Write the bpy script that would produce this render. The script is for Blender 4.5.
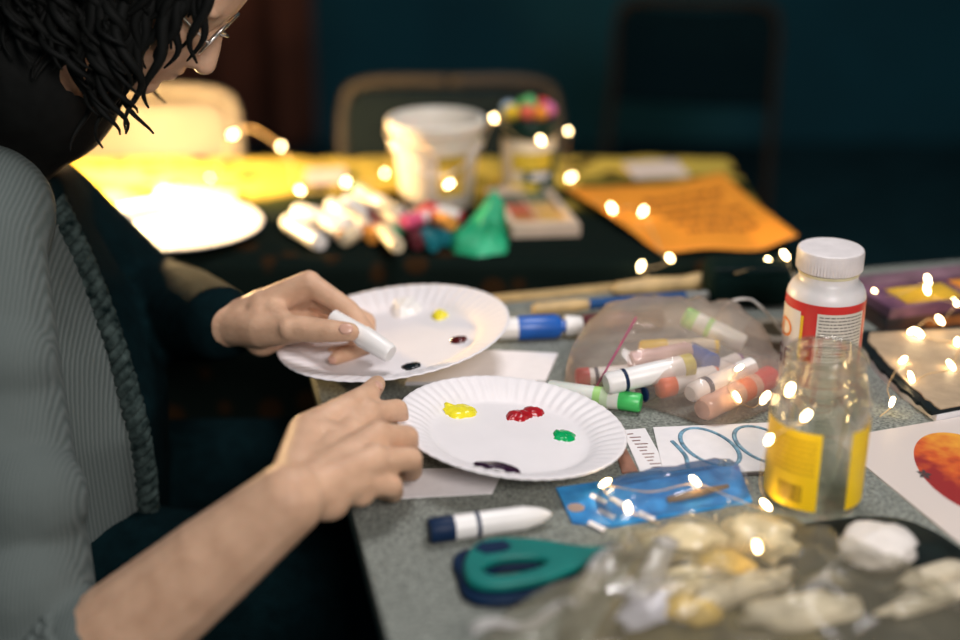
import bpy, bmesh, math, random
import numpy as np
from mathutils import Vector, Matrix, Euler, noise
from mathutils.bvhtree import BVHTree

for o in list(bpy.data.objects): bpy.data.objects.remove(o, do_unlink=True)
scene = bpy.context.scene
COL = scene.collection
random.seed(7)
PI = math.pi
TZ = 0.74                      # table height
CZ = TZ + 0.58                 # camera height
FPX = 1333.0                   # 50 mm lens on a 36 mm wide sensor, 960 px
PITCH = math.radians(22)

# ------------------------------------------------------------------ camera
cam_d = bpy.data.cameras.new('camera'); cam = bpy.data.objects.new('camera', cam_d); COL.objects.link(cam)
cam_d.sensor_width = 36; cam_d.lens = 36 * FPX / 960
cam.location = (0, 0, CZ); cam.rotation_euler = (PI/2 - PITCH, 0, 0)
cam_d.clip_start = 0.02
cam_d.dof.use_dof = True; cam_d.dof.focus_distance = 1.27; cam_d.dof.aperture_fstop = 1.4
scene.camera = cam

# ------------------------------------------------------------------ world, lights, exposure
w = bpy.data.worlds.new('world'); scene.world = w; w.use_nodes = True
bg = w.node_tree.nodes['Background']; bg.inputs[0].default_value = (0.10, 0.33, 0.40, 1); bg.inputs[1].default_value = 0.16
vs = scene.view_settings
vs.view_transform = 'Standard'; vs.look = 'None'; vs.gamma = 1.0; vs.use_curve_mapping = False; vs.exposure = 0.0
scene.cycles.use_denoising = True
scene.cycles.max_bounces = 10; scene.cycles.transparent_max_bounces = 24
scene.cycles.sample_clamp_indirect = 6.0

def area(name, loc, target, size, power, color):
    d = bpy.data.lights.new(name, 'AREA'); d.shape = 'DISK'; d.size = size; d.energy = power; d.color = color
    o = bpy.data.objects.new(name, d); COL.objects.link(o); o.location = loc
    o.rotation_euler = (Vector(target) - Vector(loc)).to_track_quat('-Z', 'Y').to_euler(); return o
area('ceiling_lamp_light', (0.30, 1.46, 2.35), (0.20, 1.35, TZ), 0.55, 17, (1.0, 0.95, 0.96))
area('room_lamp_light', (0.55, -0.7, 2.0), (0.3, 1.2, TZ), 0.70, 37, (1.0, 0.92, 0.89))
d = bpy.data.lights.new('table_lamp_light', 'POINT'); d.energy = 42; d.color = (1.0, 0.66, 0.30); d.shadow_soft_size = 0.03
lamp = bpy.data.objects.new('table_lamp_light', d); COL.objects.link(lamp); lamp.location = (-0.565, 1.90, TZ + 0.085)

# ------------------------------------------------------------------ projection helpers (pixel of the photograph -> place on the table)
_f = Vector((0, math.cos(PITCH), -math.sin(PITCH))); _u = Vector((0, math.sin(PITCH), math.cos(PITCH))); _r = Vector((1, 0, 0))
CAM = Vector((0, 0, CZ))
def pdir(x, y): return _f + _r*((x-480)/FPX) + _u*((320-y)/FPX)
def T(x, y, h=0.0):
    v = pdir(x, y); return CAM + v*((TZ + h - CZ)/v.z)
def PY(x, y, Y):
    v = pdir(x, y); return CAM + v*(Y/v.y)

# ------------------------------------------------------------------ materials
MATS = {}
def mat(name, col, rough=0.5, metal=0.0, var=0.12, scale=40.0, bump=0.0, bscale=200.0, sss=0.0, emit=None, spec=0.5, trans=0.0, coat=0.0, col2=None):
    if name in MATS: return MATS[name]
    m = bpy.data.materials.new(name); m.use_nodes = True; MATS[name] = m
    nt = m.node_tree; n = nt.nodes; b = n['Principled BSDF']
    tc = n.new('ShaderNodeTexCoord'); nz = n.new('ShaderNodeTexNoise'); nz.inputs['Scale'].default_value = scale; nz.inputs['Detail'].default_value = 4
    nt.links.new(tc.outputs['Object'], nz.inputs['Vector'])
    rp = n.new('ShaderNodeValToRGB'); e = rp.color_ramp.elements
    c2 = col2 if col2 else tuple(min(1, c*(1+var)) for c in col)
    e[0].position = 0.3; e[1].position = 0.7
    e[0].color = (*[c*(1-var) for c in col], 1); e[1].color = (*c2, 1)
    nt.links.new(nz.outputs['Fac'], rp.inputs['Fac']); nt.links.new(rp.outputs['Color'], b.inputs['Base Color'])
    b.inputs['Roughness'].default_value = rough; b.inputs['Metallic'].default_value = metal
    b.inputs['Specular IOR Level'].default_value = spec
    if sss: b.inputs['Subsurface Weight'].default_value = sss; b.inputs['Subsurface Radius'].default_value = (0.012, 0.005, 0.003); b.inputs['Subsurface Scale'].default_value = 0.4
    if coat: b.inputs['Coat Weight'].default_value = coat
    if trans: b.inputs['Transmission Weight'].default_value = trans
    if emit: b.inputs['Emission Color'].default_value = (*emit[0], 1); b.inputs['Emission Strength'].default_value = emit[1]
    if bump:
        n2 = n.new('ShaderNodeTexNoise'); n2.inputs['Scale'].default_value = bscale; n2.inputs['Detail'].default_value = 3
        nt.links.new(tc.outputs['Object'], n2.inputs['Vector'])
        bp = n.new('ShaderNodeBump'); bp.inputs['Strength'].default_value = bump; bp.inputs['Distance'].default_value = 0.002
        nt.links.new(n2.outputs['Fac'], bp.inputs['Height']); nt.links.new(bp.outputs['Normal'], b.inputs['Normal'])
    return m

def film(name, tint=(1, 1, 1), haze=0.06, gloss=1.0, rough=0.08, hazecol=(0.9, 0.9, 0.9), crinkle=0.25):
    """thin clear plastic: see-through, shiny at grazing angles, slightly milky"""
    if name in MATS: return MATS[name]
    m = bpy.data.materials.new(name); m.use_nodes = True; MATS[name] = m
    nt = m.node_tree; n = nt.nodes; n.remove(n['Principled BSDF']); out = n['Material Output']
    tr = n.new('ShaderNodeBsdfTransparent'); tr.inputs[0].default_value = (*tint, 1)
    gl = n.new('ShaderNodeBsdfGlossy'); gl.inputs['Roughness'].default_value = rough
    di = n.new('ShaderNodeBsdfDiffuse'); di.inputs[0].default_value = (*hazecol, 1)
    tl = n.new('ShaderNodeBsdfTranslucent'); tl.inputs[0].default_value = (*hazecol, 1)
    tc = n.new('ShaderNodeTexCoord'); nz = n.new('ShaderNodeTexNoise'); nz.inputs['Scale'].default_value = 35; nz.inputs['Detail'].default_value = 4
    nt.links.new(tc.outputs['Object'], nz.inputs['Vector'])
    bp = n.new('ShaderNodeBump'); bp.inputs['Strength'].default_value = crinkle; bp.inputs['Distance'].default_value = 0.006
    nt.links.new(nz.outputs['Fac'], bp.inputs['Height'])
    nt.links.new(bp.outputs['Normal'], gl.inputs['Normal'])
    fr = n.new('ShaderNodeFresnel'); fr.inputs[0].default_value = 1.5; nt.links.new(bp.outputs['Normal'], fr.inputs['Normal'])
    mu = n.new('ShaderNodeMath'); mu.operation = 'MULTIPLY'; mu.inputs[1].default_value = gloss; mu.use_clamp = True
    nt.links.new(fr.outputs[0], mu.inputs[0])
    ad = n.new('ShaderNodeMixShader'); ad.inputs[0].default_value = 0.5
    nt.links.new(di.outputs[0], ad.inputs[1]); nt.links.new(tl.outputs[0], ad.inputs[2])
    m1 = n.new('ShaderNodeMixShader'); m1.inputs[0].default_value = haze
    nt.links.new(tr.outputs[0], m1.inputs[1]); nt.links.new(ad.outputs[0], m1.inputs[2])
    m2 = n.new('ShaderNodeMixShader'); nt.links.new(mu.outputs[0], m2.inputs[0])
    nt.links.new(m1.outputs[0], m2.inputs[1]); nt.links.new(gl.outputs[0], m2.inputs[2])
    nt.links.new(m2.outputs[0], out.inputs['Surface'])
    return m

def tune(m): return m.node_tree.nodes, m.node_tree.links, m.node_tree.nodes['Principled BSDF']

# ------------------------------------------------------------------ mesh helpers
class MB:
    def __init__(s): s.v = []; s.f = []
    def add(s, v, f):
        o = len(s.v); s.v += [tuple(p) for p in v]; s.f += [tuple(i+o for i in q) for q in f]; return s
    def box(s, c, sz, rz=0.0):
        x, y, z = (a/2 for a in sz); R = Matrix.Rotation(rz, 3, 'Z'); c = Vector(c)
        v = [c + R @ Vector((i*x, j*y, k*z)) for i, j, k in ((-1,-1,-1),(1,-1,-1),(1,1,-1),(-1,1,-1),(-1,-1,1),(1,-1,1),(1,1,1),(-1,1,1))]
        return s.add(v, [(3,2,1,0),(4,5,6,7),(0,1,5,4),(1,2,6,5),(2,3,7,6),(3,0,4,7)])
    def lathe(s, prof, n=32, axis='Z', c=(0,0,0), caps=True):
        """prof = [(r, t)...] along the axis"""
        v = []; f = []
        for r, t in prof:
            for k in range(n):
                a = 2*PI*k/n; p = (r*math.cos(a), r*math.sin(a), t)
                if axis == 'X': p = (t, p[0], p[1])
                v.append((p[0]+c[0], p[1]+c[1], p[2]+c[2]))
        for i in range(len(prof)-1):
            for k in range(n):
                k2 = (k+1) % n; f.append((i*n+k, i*n+k2, (i+1)*n+k2, (i+1)*n+k))
        if caps:
            f.append(tuple(range(n-1, -1, -1))); f.append(tuple((len(prof)-1)*n+k for k in range(n)))
        return s.add(v, f)
    def tube(s, pts, rad, n=8, caps=True, flat=None):
        pts = [Vector(p) for p in pts]; m = len(pts)
        if not hasattr(rad, '__len__'): rad = [rad]*m
        v = []; f = []; t0 = (pts[1]-pts[0]).normalized()
        up = Vector((0,0,1)) if abs(t0.z) < 0.9 else Vector((1,0,0))
        nrm = t0.cross(up).normalized()
        for i in range(m):
            t = (pts[min(i+1,m-1)] - pts[max(i-1,0)])
            t = t.normalized() if t.length > 1e-9 else t0
            nrm = (nrm - t*nrm.dot(t)).normalized(); b = t.cross(nrm)
            for k in range(n):
                a = 2*PI*k/n; v.append(pts[i] + (nrm*math.cos(a) + b*math.sin(a)*(flat or 1))*rad[i])
        for i in range(m-1):
            for k in range(n):
                k2 = (k+1) % n; f.append((i*n+k, i*n+k2, (i+1)*n+k2, (i+1)*n+k))
        if caps: f.append(tuple(range(n-1,-1,-1))); f.append(tuple((m-1)*n+k for k in range(n)))
        return s.add(v, f)
    def ball(s, c, r, nu=14, nv=10, sc=(1,1,1), R=None):
        v = []; f = []; c = Vector(c)
        for j in range(nv+1):
            t = PI*j/nv
            for k in range(nu):
                a = 2*PI*k/nu; p = Vector((math.sin(t)*math.cos(a)*sc[0], math.sin(t)*math.sin(a)*sc[1], math.cos(t)*sc[2]))*r
                if R: p = R @ p
                v.append(c+p)
        for j in range(nv):
            for k in range(nu):
                k2 = (k+1) % nu; f.append((j*nu+k, (j+1)*nu+k, (j+1)*nu+k2, j*nu+k2))
        return s.add(v, f)
    def cap(s, p0, r0, p1, r1):
        p0 = Vector(p0); p1 = Vector(p1)
        s.tube([p0, p1], [r0, r1], n=14); s.ball(p0, r0); s.ball(p1, r1); return s
    def chain(s, pts, rad):
        for i in range(len(pts)-1): s.cap(pts[i], rad[i], pts[i+1], rad[i+1])
        return s
    def slab(s, poly, z0, z1):
        n = len(poly); v = [(p[0], p[1], z0) for p in poly] + [(p[0], p[1], z1) for p in poly]
        ar = sum(poly[i][0]*poly[(i+1)%n][1] - poly[(i+1)%n][0]*poly[i][1] for i in range(n))
        if ar < 0:
            poly = list(reversed(poly)); v = [(p[0], p[1], z0) for p in poly] + [(p[0], p[1], z1) for p in poly]
        return s.add(v, [tuple(range(n-1,-1,-1)), tuple(range(n,2*n))] + [(i, (i+1)%n, (i+1)%n+n, i+n) for i in range(n)])
    def build(s, name, m, parent=None, smooth=False, origin=None, bevel=0, solid=0, subs=0, angle=None):
        me = bpy.data.meshes.new(name)
        o0 = Vector(origin) if origin is not None else (world_loc(parent) if parent else Vector((0,0,0)))
        R = world_rot(parent).transposed() if parent else Matrix.Identity(3)
        loc = s.local if hasattr(s, 'local') else False
        vv = [tuple(v) for v in s.v] if loc else [tuple(R @ (Vector(v) - o0)) for v in s.v]
        me.from_pydata(vv, [], s.f); me.update(); me.validate()
        bm = bmesh.new(); bm.from_mesh(me); bmesh.ops.recalc_face_normals(bm, faces=bm.faces); bm.to_mesh(me); bm.free()
        o = bpy.data.objects.new(name, me); COL.objects.link(o)
        if parent: o.parent = parent
        elif origin is not None: o.location = o0
        if m: me.materials.append(m)
        if smooth:
            me.shade_smooth()
            if angle is not None: me.set_sharp_from_angle(angle=math.radians(angle))
        if solid: md = o.modifiers.new('solid', 'SOLIDIFY'); md.thickness = solid; md.offset = 0
        if bevel: md = o.modifiers.new('bevel', 'BEVEL'); md.width = bevel; md.segments = 2
        if subs: md = o.modifiers.new('subs', 'SUBSURF'); md.levels = subs; md.render_levels = subs
        return o
def world_loc(o):
    return (Vector(o.location) if o.parent is None else world_loc(o.parent) + world_rot(o.parent) @ Vector(o.location))
def world_rot(o):
    r = o.rotation_euler.to_matrix(); return r if o.parent is None else world_rot(o.parent) @ r

def tag(o, label=None, cat=None, group=None, kind=None):
    if label: o['label'] = label
    if cat: o['category'] = cat
    if group: o['group'] = group
    if kind: o['kind'] = kind
    return o
def thing(name, label, cat, loc, rot=(0,0,0), group=None):
    o = bpy.data.objects.new(name, None); COL.objects.link(o); o.location = loc; o.rotation_euler = rot
    o.empty_display_size = 0.02
    return tag(o, label, cat, group)
def plabel(o, label): o['label'] = label; return o
def spline(pts, n=8, closed=False):
    P = [Vector(p) for p in pts]; out = []; m = len(P)
    rng = range(m if closed else m-1)
    for i in rng:
        if closed: a, b, c, d_ = P[(i-1)%m], P[i], P[(i+1)%m], P[(i+2)%m]
        else: a, b, c, d_ = P[max(i-1,0)], P[i], P[i+1], P[min(i+2,m-1)]
        for k in range(n):
            t = k/n; out.append(0.5*((2*b) + (c-a)*t + (2*a-5*b+4*c-d_)*t*t + (3*b-a-3*c+d_)*t**3))
    if not closed: out.append(P[-1])
    return out
def baked(mb, voxel, smooth_it=6, sub=None):
    me = bpy.data.meshes.new('tmp'); me.from_pydata(mb.v, [], mb.f); me.update()
    bm = bmesh.new(); bm.from_mesh(me); bmesh.ops.recalc_face_normals(bm, faces=bm.faces); bm.to_mesh(me); bm.free()
    o = bpy.data.objects.new('tmp', me); COL.objects.link(o)
    md = o.modifiers.new('r', 'REMESH'); md.mode = 'VOXEL'; md.voxel_size = voxel
    if smooth_it: ms = o.modifiers.new('s', 'SMOOTH'); ms.iterations = smooth_it; ms.factor = 0.5
    dg = bpy.context.evaluated_depsgraph_get(); ev = o.evaluated_get(dg)
    r = bpy.data.meshes.new_from_object(ev); bpy.data.objects.remove(o, do_unlink=True)
    return r
def link_mesh(name, me, m, parent):
    o = bpy.data.objects.new(name, me); COL.objects.link(o); me.materials.clear(); me.materials.append(m); me.shade_smooth()
    o.parent = parent; off = world_loc(parent) if parent else Vector((0,0,0))
    me.transform(Matrix.Translation(-off)); return o
def text_verts(body, size):
    c = bpy.data.curves.new('t', 'FONT'); c.body = body; c.size = size; c.resolution_u = 3; c.align_x = 'RIGHT'
    o = bpy.data.objects.new('t', c); COL.objects.link(o)
    dg = bpy.context.evaluated_depsgraph_get(); me = bpy.data.meshes.new_from_object(o.evaluated_get(dg))
    v = [tuple(p.co) for p in me.vertices]; f = [tuple(p.vertices) for p in me.polygons]
    bpy.data.objects.remove(o, do_unlink=True); return v, f

# common colours
WHITE = mat('white_plastic', (0.80, 0.78, 0.76), 0.35, var=0.04)
PAPER = mat('white_paper', (0.78, 0.75, 0.76), 0.8, var=0.03, scale=90, bump=0.05, bscale=300)
NAVY = mat('navy_plastic', (0.004, 0.018, 0.055), 0.5, spec=0.2)
BLUE = mat('blue_plastic', (0.01, 0.10, 0.42), 0.35)
GREEN = mat('green_plastic', (0.06, 0.50, 0.12), 0.35)
TEAL = mat('teal_plastic', (0.004, 0.155, 0.135), 0.5, spec=0.3)
ORANGE = mat('orange_plastic', (0.75, 0.12, 0.02), 0.4)
RED = mat('red_plastic', (0.55, 0.015, 0.02), 0.4)
YELLOW = mat('yellow_plastic', (0.80, 0.55, 0.02), 0.4)
PURPLE = mat('purple_plastic', (0.18, 0.03, 0.25), 0.4)
BLACKP = mat('black_plastic', (0.005, 0.010, 0.012), 0.5, spec=0.15)
MILKY = mat('milky_plastic', (0.70, 0.72, 0.66), 0.35, var=0.05, sss=0.2)
WOOD = mat('pale_wood', (0.52, 0.36, 0.16), 0.55, var=0.25, scale=30)
SILVER = mat('silver_metal', (0.7, 0.68, 0.64), 0.3, metal=1.0)
MAROON = mat('maroon_plastic', (0.10, 0.012, 0.02), 0.4)
PINK = mat('pink_plastic', (0.75, 0.10, 0.22), 0.4)

# ================================================================== the room
def struct(name, mb, m, **k):
    o = mb.build(name, m, **k); o['kind'] = 'structure'; return o
wallm = mat('dark_teal_wall', (0.003, 0.066, 0.092), 0.9, var=0.15, scale=3)
floorm = mat('dark_floor', (0.012, 0.05, 0.06), 0.6, var=0.3, scale=6)
struct('floor', MB().box((0.3, 2.0, -0.05), (7.0, 6.4, 0.1)), floorm)
struct('wall_back', MB().box((0.3, 5.2, 1.4), (7.0, 0.1, 3.0)), wallm)
struct('wall_left', MB().box((-3.2, 2.0, 1.4), (0.1, 6.3, 3.0)), wallm)
struct('wall_right', MB().box((3.8, 2.0, 1.4), (0.1, 6.3, 3.0)), wallm)

# ---- near table (turned about 13 degrees)
A = math.atan2(0.225, 0.974)
U = Vector((math.cos(A), math.sin(A), 0)); V = Vector((-math.sin(A), math.cos(A), 0))
corner = Vector((-0.215, 1.452, TZ))            # back left corner
feltm = mat('speckled_tabletop', (0.135, 0.148, 0.13), 0.9, var=0.35, scale=330, bump=0.2, bscale=500, spec=0.2, col2=(0.30, 0.32, 0.285))
tb = thing('table', 'grey-green speckled table in front, with the plates and craft things on it', 'table', (corner.x, corner.y, 0))
def tq(a, b): return corner + U*a + V*b
LT, DT = 1.55, 0.80
MB().slab([tq(0,0), tq(LT,0), tq(LT,-DT), tq(0,-DT)], TZ-0.022, TZ).build('table_top', feltm, tb, bevel=0.002)
ed = MB()
ed.slab([tq(0.004,-0.004), tq(LT-0.004,-0.004), tq(LT-0.004,-DT+0.004), tq(0.004,-DT+0.004)], TZ-0.05, TZ-0.0221)
ed.build('apron', BLACKP, tb)
for a, b in ((0.08,-0.08), (LT-0.08,-0.08), (LT-0.08,-DT+0.08), (0.08,-DT+0.08)):
    p = tq(a, b); MB().tube([(p.x,p.y,0), (p.x,p.y,TZ-0.05)], 0.017, 12).build('leg', BLACKP, tb, smooth=True, angle=40)

# ---- far table and its printed cloth
FX0, FX1, FY0, FY1 = -1.15, 0.405, 1.64, 2.14
ft = thing('table', 'far table under the yellow and dark printed cloth', 'table', (FX0, FY0, 0))
MB().box(((FX0+FX1)/2, (FY0+FY1)/2+0.005, TZ-0.018), (FX1-FX0-0.03, FY1-FY0-0.03, 0.025)).build('table_top', WOOD, ft)
for x in (FX0+0.08, FX1-0.08):
    for y in (FY0+0.08, FY1-0.08): MB().tube([(x,y,0),(x,y,TZ-0.03)], 0.018, 10).build('leg', BLACKP, ft, smooth=True, angle=40)
clothm = bpy.data.materials.new('printed_cloth'); clothm.use_nodes = True
def cloth_mat(m):
    n, l = m.node_tree.nodes, m.node_tree.links; b = n['Principled BSDF']; b.inputs['Roughness'].default_value = 0.95; b.inputs['Specular IOR Level'].default_value = 0.05
    tc = n.new('ShaderNodeTexCoord'); sp = n.new('ShaderNodeSeparateXYZ'); l.new(tc.outputs['Object'], sp.inputs[0])
    nz = n.new('ShaderNodeTexNoise'); nz.inputs['Scale'].default_value = 7; nz.inputs['Detail'].default_value = 3; l.new(tc.outputs['Object'], nz.inputs['Vector'])
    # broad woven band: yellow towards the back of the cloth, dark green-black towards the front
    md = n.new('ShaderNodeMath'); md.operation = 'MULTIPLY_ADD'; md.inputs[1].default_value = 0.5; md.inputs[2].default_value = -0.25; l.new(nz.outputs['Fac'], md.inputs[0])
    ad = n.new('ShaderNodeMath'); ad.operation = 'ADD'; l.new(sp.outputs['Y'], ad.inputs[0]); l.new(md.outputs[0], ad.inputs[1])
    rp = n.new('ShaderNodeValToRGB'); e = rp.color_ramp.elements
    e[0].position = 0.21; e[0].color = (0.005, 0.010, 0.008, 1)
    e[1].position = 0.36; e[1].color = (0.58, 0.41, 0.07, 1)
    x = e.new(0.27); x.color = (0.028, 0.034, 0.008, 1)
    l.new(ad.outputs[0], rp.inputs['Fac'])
    # small orange-brown motifs
    vo = n.new('ShaderNodeTexVoronoi'); vo.inputs['Scale'].default_value = 16; l.new(tc.outputs['Object'], vo.inputs['Vector'])
    r2 = n.new('ShaderNodeValToRGB'); r2.color_ramp.elements[0].position = 0.22; r2.color_ramp.elements[0].color = (1,1,1,1); r2.color_ramp.elements[1].position = 0.30; r2.color_ramp.elements[1].color = (0,0,0,1)
    l.new(vo.outputs['Distance'], r2.inputs['Fac'])
    mx = n.new('ShaderNodeMix'); mx.data_type = 'RGBA'; l.new(r2.outputs['Color'], mx.inputs['Factor']); l.new(rp.outputs['Color'], mx.inputs['A']); mx.inputs['B'].default_value = (0.030, 0.015, 0.006, 1)
    l.new(mx.outputs['Result'], b.inputs['Base Color'])
cloth_mat(clothm)
def make_cloth():
    xs = np.linspace(FX0-0.02, FX1, 110); path = []
    for y in np.linspace(FY1+0.01, FY0, 50): path.append((y, 0.0, 0))
    for k in range(1, 5): a = k/4*PI/2; path.append((FY0-0.012*math.sin(a), -0.012*(1-math.cos(a)), 0))
    for z in np.linspace(-0.03, -0.45, 26): path.append((FY0-0.012, z, 1))
    v = []; f = []
    def pt(x, y, z, hang):
        if hang:
            amp = min(1, -z/0.25)*0.014; y -= amp*(1+math.sin(x*34+1.3*math.sin(x*9))); 
            return (x, y, TZ+0.002+z)
        h = 0.0035*(1+noise.noise(Vector((x*9, y*14, 0))))+0.0025*(1+noise.noise(Vector((x*31, y*22, 3))))
        return (x, y, TZ-0.0045+h*0.85+z if z < 0 else TZ-0.003+h*0.9)
    rows = [list(map(float, xs))]
    nx = len(xs)
    side = [(-0.012*(1-math.cos(k/4*PI/2)), 0.012*math.sin(k/4*PI/2)) for k in range(1,5)] + [(z, 0.012) for z in np.linspace(-0.03, -0.40, 20)]
    for (y, z, hg) in path:
        for x in xs: v.append(pt(float(x), float(y), float(z), hg))
        for dz, dx in side:
            if hg: 
                p = pt(float(xs[-1]), float(y), float(z), 1); v.append((p[0]+dx*0.3, p[1]-dx*0.2, p[2]))
            else:
                p = pt(float(xs[-1]), float(y), float(z), 0); wv = 0.010*math.sin(y*30)*min(1,-dz/0.2)
                v.append((p[0]+dx+wv, p[1], p[2]+dz))
    W = nx+len(side)
    for i in range(len(path)-1):
        for k in range(W-1):
            if path[i+1][2] and k >= nx-1: continue
            f.append((i*W+k, (i+1)*W+k, (i+1)*W+k+1, i*W+k+1))
    mb = MB(); mb.add(v, f)
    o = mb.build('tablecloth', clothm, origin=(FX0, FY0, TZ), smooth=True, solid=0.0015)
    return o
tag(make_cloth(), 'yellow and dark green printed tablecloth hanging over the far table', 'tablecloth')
FT = 0.006   # cloth lift

# ================================================================== person
skin = mat('skin', (0.60, 0.36, 0.23), 0.55, var=0.10, scale=45, bump=0.25, bscale=260, sss=0.15, spec=0.35, col2=(0.68, 0.43, 0.285))
blackcloth = mat('black_cloth', (0.0018, 0.0085, 0.0105), 0.95, var=0.25, scale=60, bump=0.3, bscale=400, spec=0.04)
nailm = mat('fingernail', (0.62, 0.36, 0.27), 0.3, var=0.04)
hairm = mat('dark_hair', (0.004, 0.0045, 0.004), 0.7, var=0.3, scale=80, spec=0.15)
YM = 1.31
person = thing('person', 'seated person in grey knit cardigan over black, holding a white tube over plates', 'person', (-0.47, YM, 0.0))
def loft(mb, rings, n=28):
    v = []; f = []
    for (c, ax, hl, hd) in rings:       # centre, depth axis, half lateral, half depth
        ax = Vector(ax).normalized()
        for k in range(n):
            a = 2*PI*k/n; v.append(Vector(c) + Vector((0,1,0))*math.sin(a)*hl + ax*math.cos(a)*hd)
    for i in range(len(rings)-1):
        for k in range(n):
            k2 = (k+1)%n; f.append((i*n+k, i*n+k2, (i+1)*n+k2, (i+1)*n+k))
    f.append(tuple(range(n-1,-1,-1))); f.append(tuple((len(rings)-1)*n+k for k in range(n)))
    mb.add(v, f)
def torso(mb, g=0.0, top=True):
    R = [((-0.50,YM,0.42),(1,0,0),0.165+g,0.115+g), ((-0.495,YM,0.50),(1,0,0.05),0.175+g,0.125+g), ((-0.48,YM,0.62),(1,0,-0.1),0.155+g,0.120+g),
         ((-0.47,YM,0.72),(1,0,-0.15),0.150+g,0.120+g), ((-0.485,YM,0.82),(1,0,-0.3),0.162+g,0.105+g), ((-0.505,YM,0.90),(1,0,-0.4),0.160+g,0.085+g), ((-0.51,YM,0.95),(1,0,-0.45),0.11+g,0.065+g)]
    if top: R.append(((-0.505,YM,0.98),(1,0,-0.5),0.055+g,0.05+g))
    loft(mb, R)
# arm joints
n_sh = PY(-32, 252, 1.13); n_el = PY(44, 700, 0.92); n_wr = T(288, 500, 0.052)
f_sh = PY(38, 216, 1.46); f_el = PY(146, 304, 1.54); f_wr = PY(226, 325, 1.30)
body = MB(); torso(body)
# neck and head (bowed forwards)
hu = Vector((0.73, 0, 0.68)); hf = Vector((0.68, 0, -0.73)); chin = PY(143, 92, YM) 
hy = Vector((0,1,0)); HR = Matrix((hf, hy, hu)).transposed()
def hp(fx, y, uz): return chin + hf*fx + hy*y + hu*uz     # head frame: forward, side, up from the chin
body.cap((-0.50, YM, 0.96), 0.058, hp(-0.11, 0, 0.03), 0.054)
body.ball(hp(-0.085, 0, 0.125), 0.1, 24, 18, (0.96, 0.74, 1.0), HR)            # skull
body.ball(hp(-0.045, 0, 0.06), 0.07, 20, 14, (0.85, 0.80, 1.05), HR)          # jaw
body.ball(hp(-0.010, 0, 0.012), 0.020, 12, 10, (0.9, 1.1, 0.85), HR)           # chin
body.chain([hp(0.003,0,0.105), hp(0.017,0,0.080), hp(0.022,0,0.066)], [0.008, 0.010, 0.012])   # nose
body.ball(hp(0.012,-0.011,0.062), 0.008); body.ball(hp(0.012,0.011,0.062), 0.008)
body.ball(hp(0.006,0,0.043), 0.012, 12, 8, (0.8,1.7,0.42), HR); body.ball(hp(0.004,0,0.033), 0.012, 12, 8, (0.8,1.5,0.5), HR)  # lips
for s in (-1, 1):
    body.ball(hp(-0.008, s*0.03, 0.118), 0.018, 12, 8, (0.6,1.3,0.45), HR)     # brow
    body.ball(hp(-0.02, s*0.042, 0.075), 0.024, 12, 8, (0.8,0.8,1), HR)        # cheek
    body.ball(hp(-0.095, s*0.074, 0.085), 0.03, 12, 10, (0.6,0.28,1), HR)      # ear
# arms
body.cap(n_sh, 0.056, n_el, 0.046)
ne2 = n_el.lerp(n_wr, 0.35); ne3 = n_el.lerp(n_wr, 0.7)
body.chain([n_el, ne2, ne3, n_wr], [0.049, 0.047, 0.039, 0.030])
body.cap(f_sh, 0.054, f_el, 0.044); body.chain([f_el, f_el.lerp(f_wr,0.4), f_wr], [0.044, 0.040, 0.026])
# legs (seated, under the table)
for s in (-1, 1):
    hip = Vector((-0.48, YM+s*0.10, 0.51)); kn = Vector((-0.03, YM+s*0.12, 0.54)); an = Vector((-0.02, YM+s*0.11, 0.09))
    body.chain([hip, kn, an], [0.085, 0.058, 0.04]); body.cap(an - Vector((0.02,0,0.03)), 0.042, an + Vector((0.15,0,-0.05)), 0.035)

# ---- near hand: closed, resting on the plate rim
def N(x, y, h): return T(x, y, h)
nW = n_wr
nI = [N(368,416,.058), N(397,410,.050), N(400,424,.026), N(388,431,.018)]
nM = [N(378,437,.062), N(407,437,.052), N(408,452,.028), N(394,455,.020)]
nR = [N(374,461,.058), N(411,459,.047), N(412,471,.024), N(396,472,.018)]
nP = [N(360,481,.048), N(392,486,.036), N(394,493,.018), N(380,491,.014)]
for ch, r in ((nI,(.0125,.0105,.0095,.008)), (nM,(.013,.0108,.0098,.0082)), (nR,(.0125,.0105,.0095,.008)), (nP,(.0115,.0095,.0085,.0072))):
    body.chain(ch, r)
    body.cap(nW.lerp(ch[0], 0.12), 0.0205, ch[0], r[0]+0.0015)
    m = nW.lerp(ch[0], 0.55); body.ball(m - Vector((0,0,0.008)), 0.019)
body.cap(nI[0]-Vector((0,0,.012)), .013, nP[0]-Vector((0,0,.010)), .013)
body.cap(nM[0]-Vector((0,0,.018)), .016, nW.lerp(nR[0],.4)-Vector((0,0,.012)), .020)
nT = [N(308,434,.060), N(345,410,.068), N(367,396,.066), N(377,384,.062)]
body.chain(nT, (.019,.0135,.0112,.0085)); body.cap(nW.lerp(nT[0],.25), .021, nT[0], .019)
body.cap(nT[0], .018, nI[0].lerp(nW,.35), .017); body.cap(nT[1], .012, nI[0].lerp(nW,.2), .015)
body.ball(N(299,502,.056), 0.013)                                        # wrist bone
for ch in (nI, nM, nR, nP): body.ball(ch[0]+Vector((0,0,.004)), .0118)      # knuckles

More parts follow.
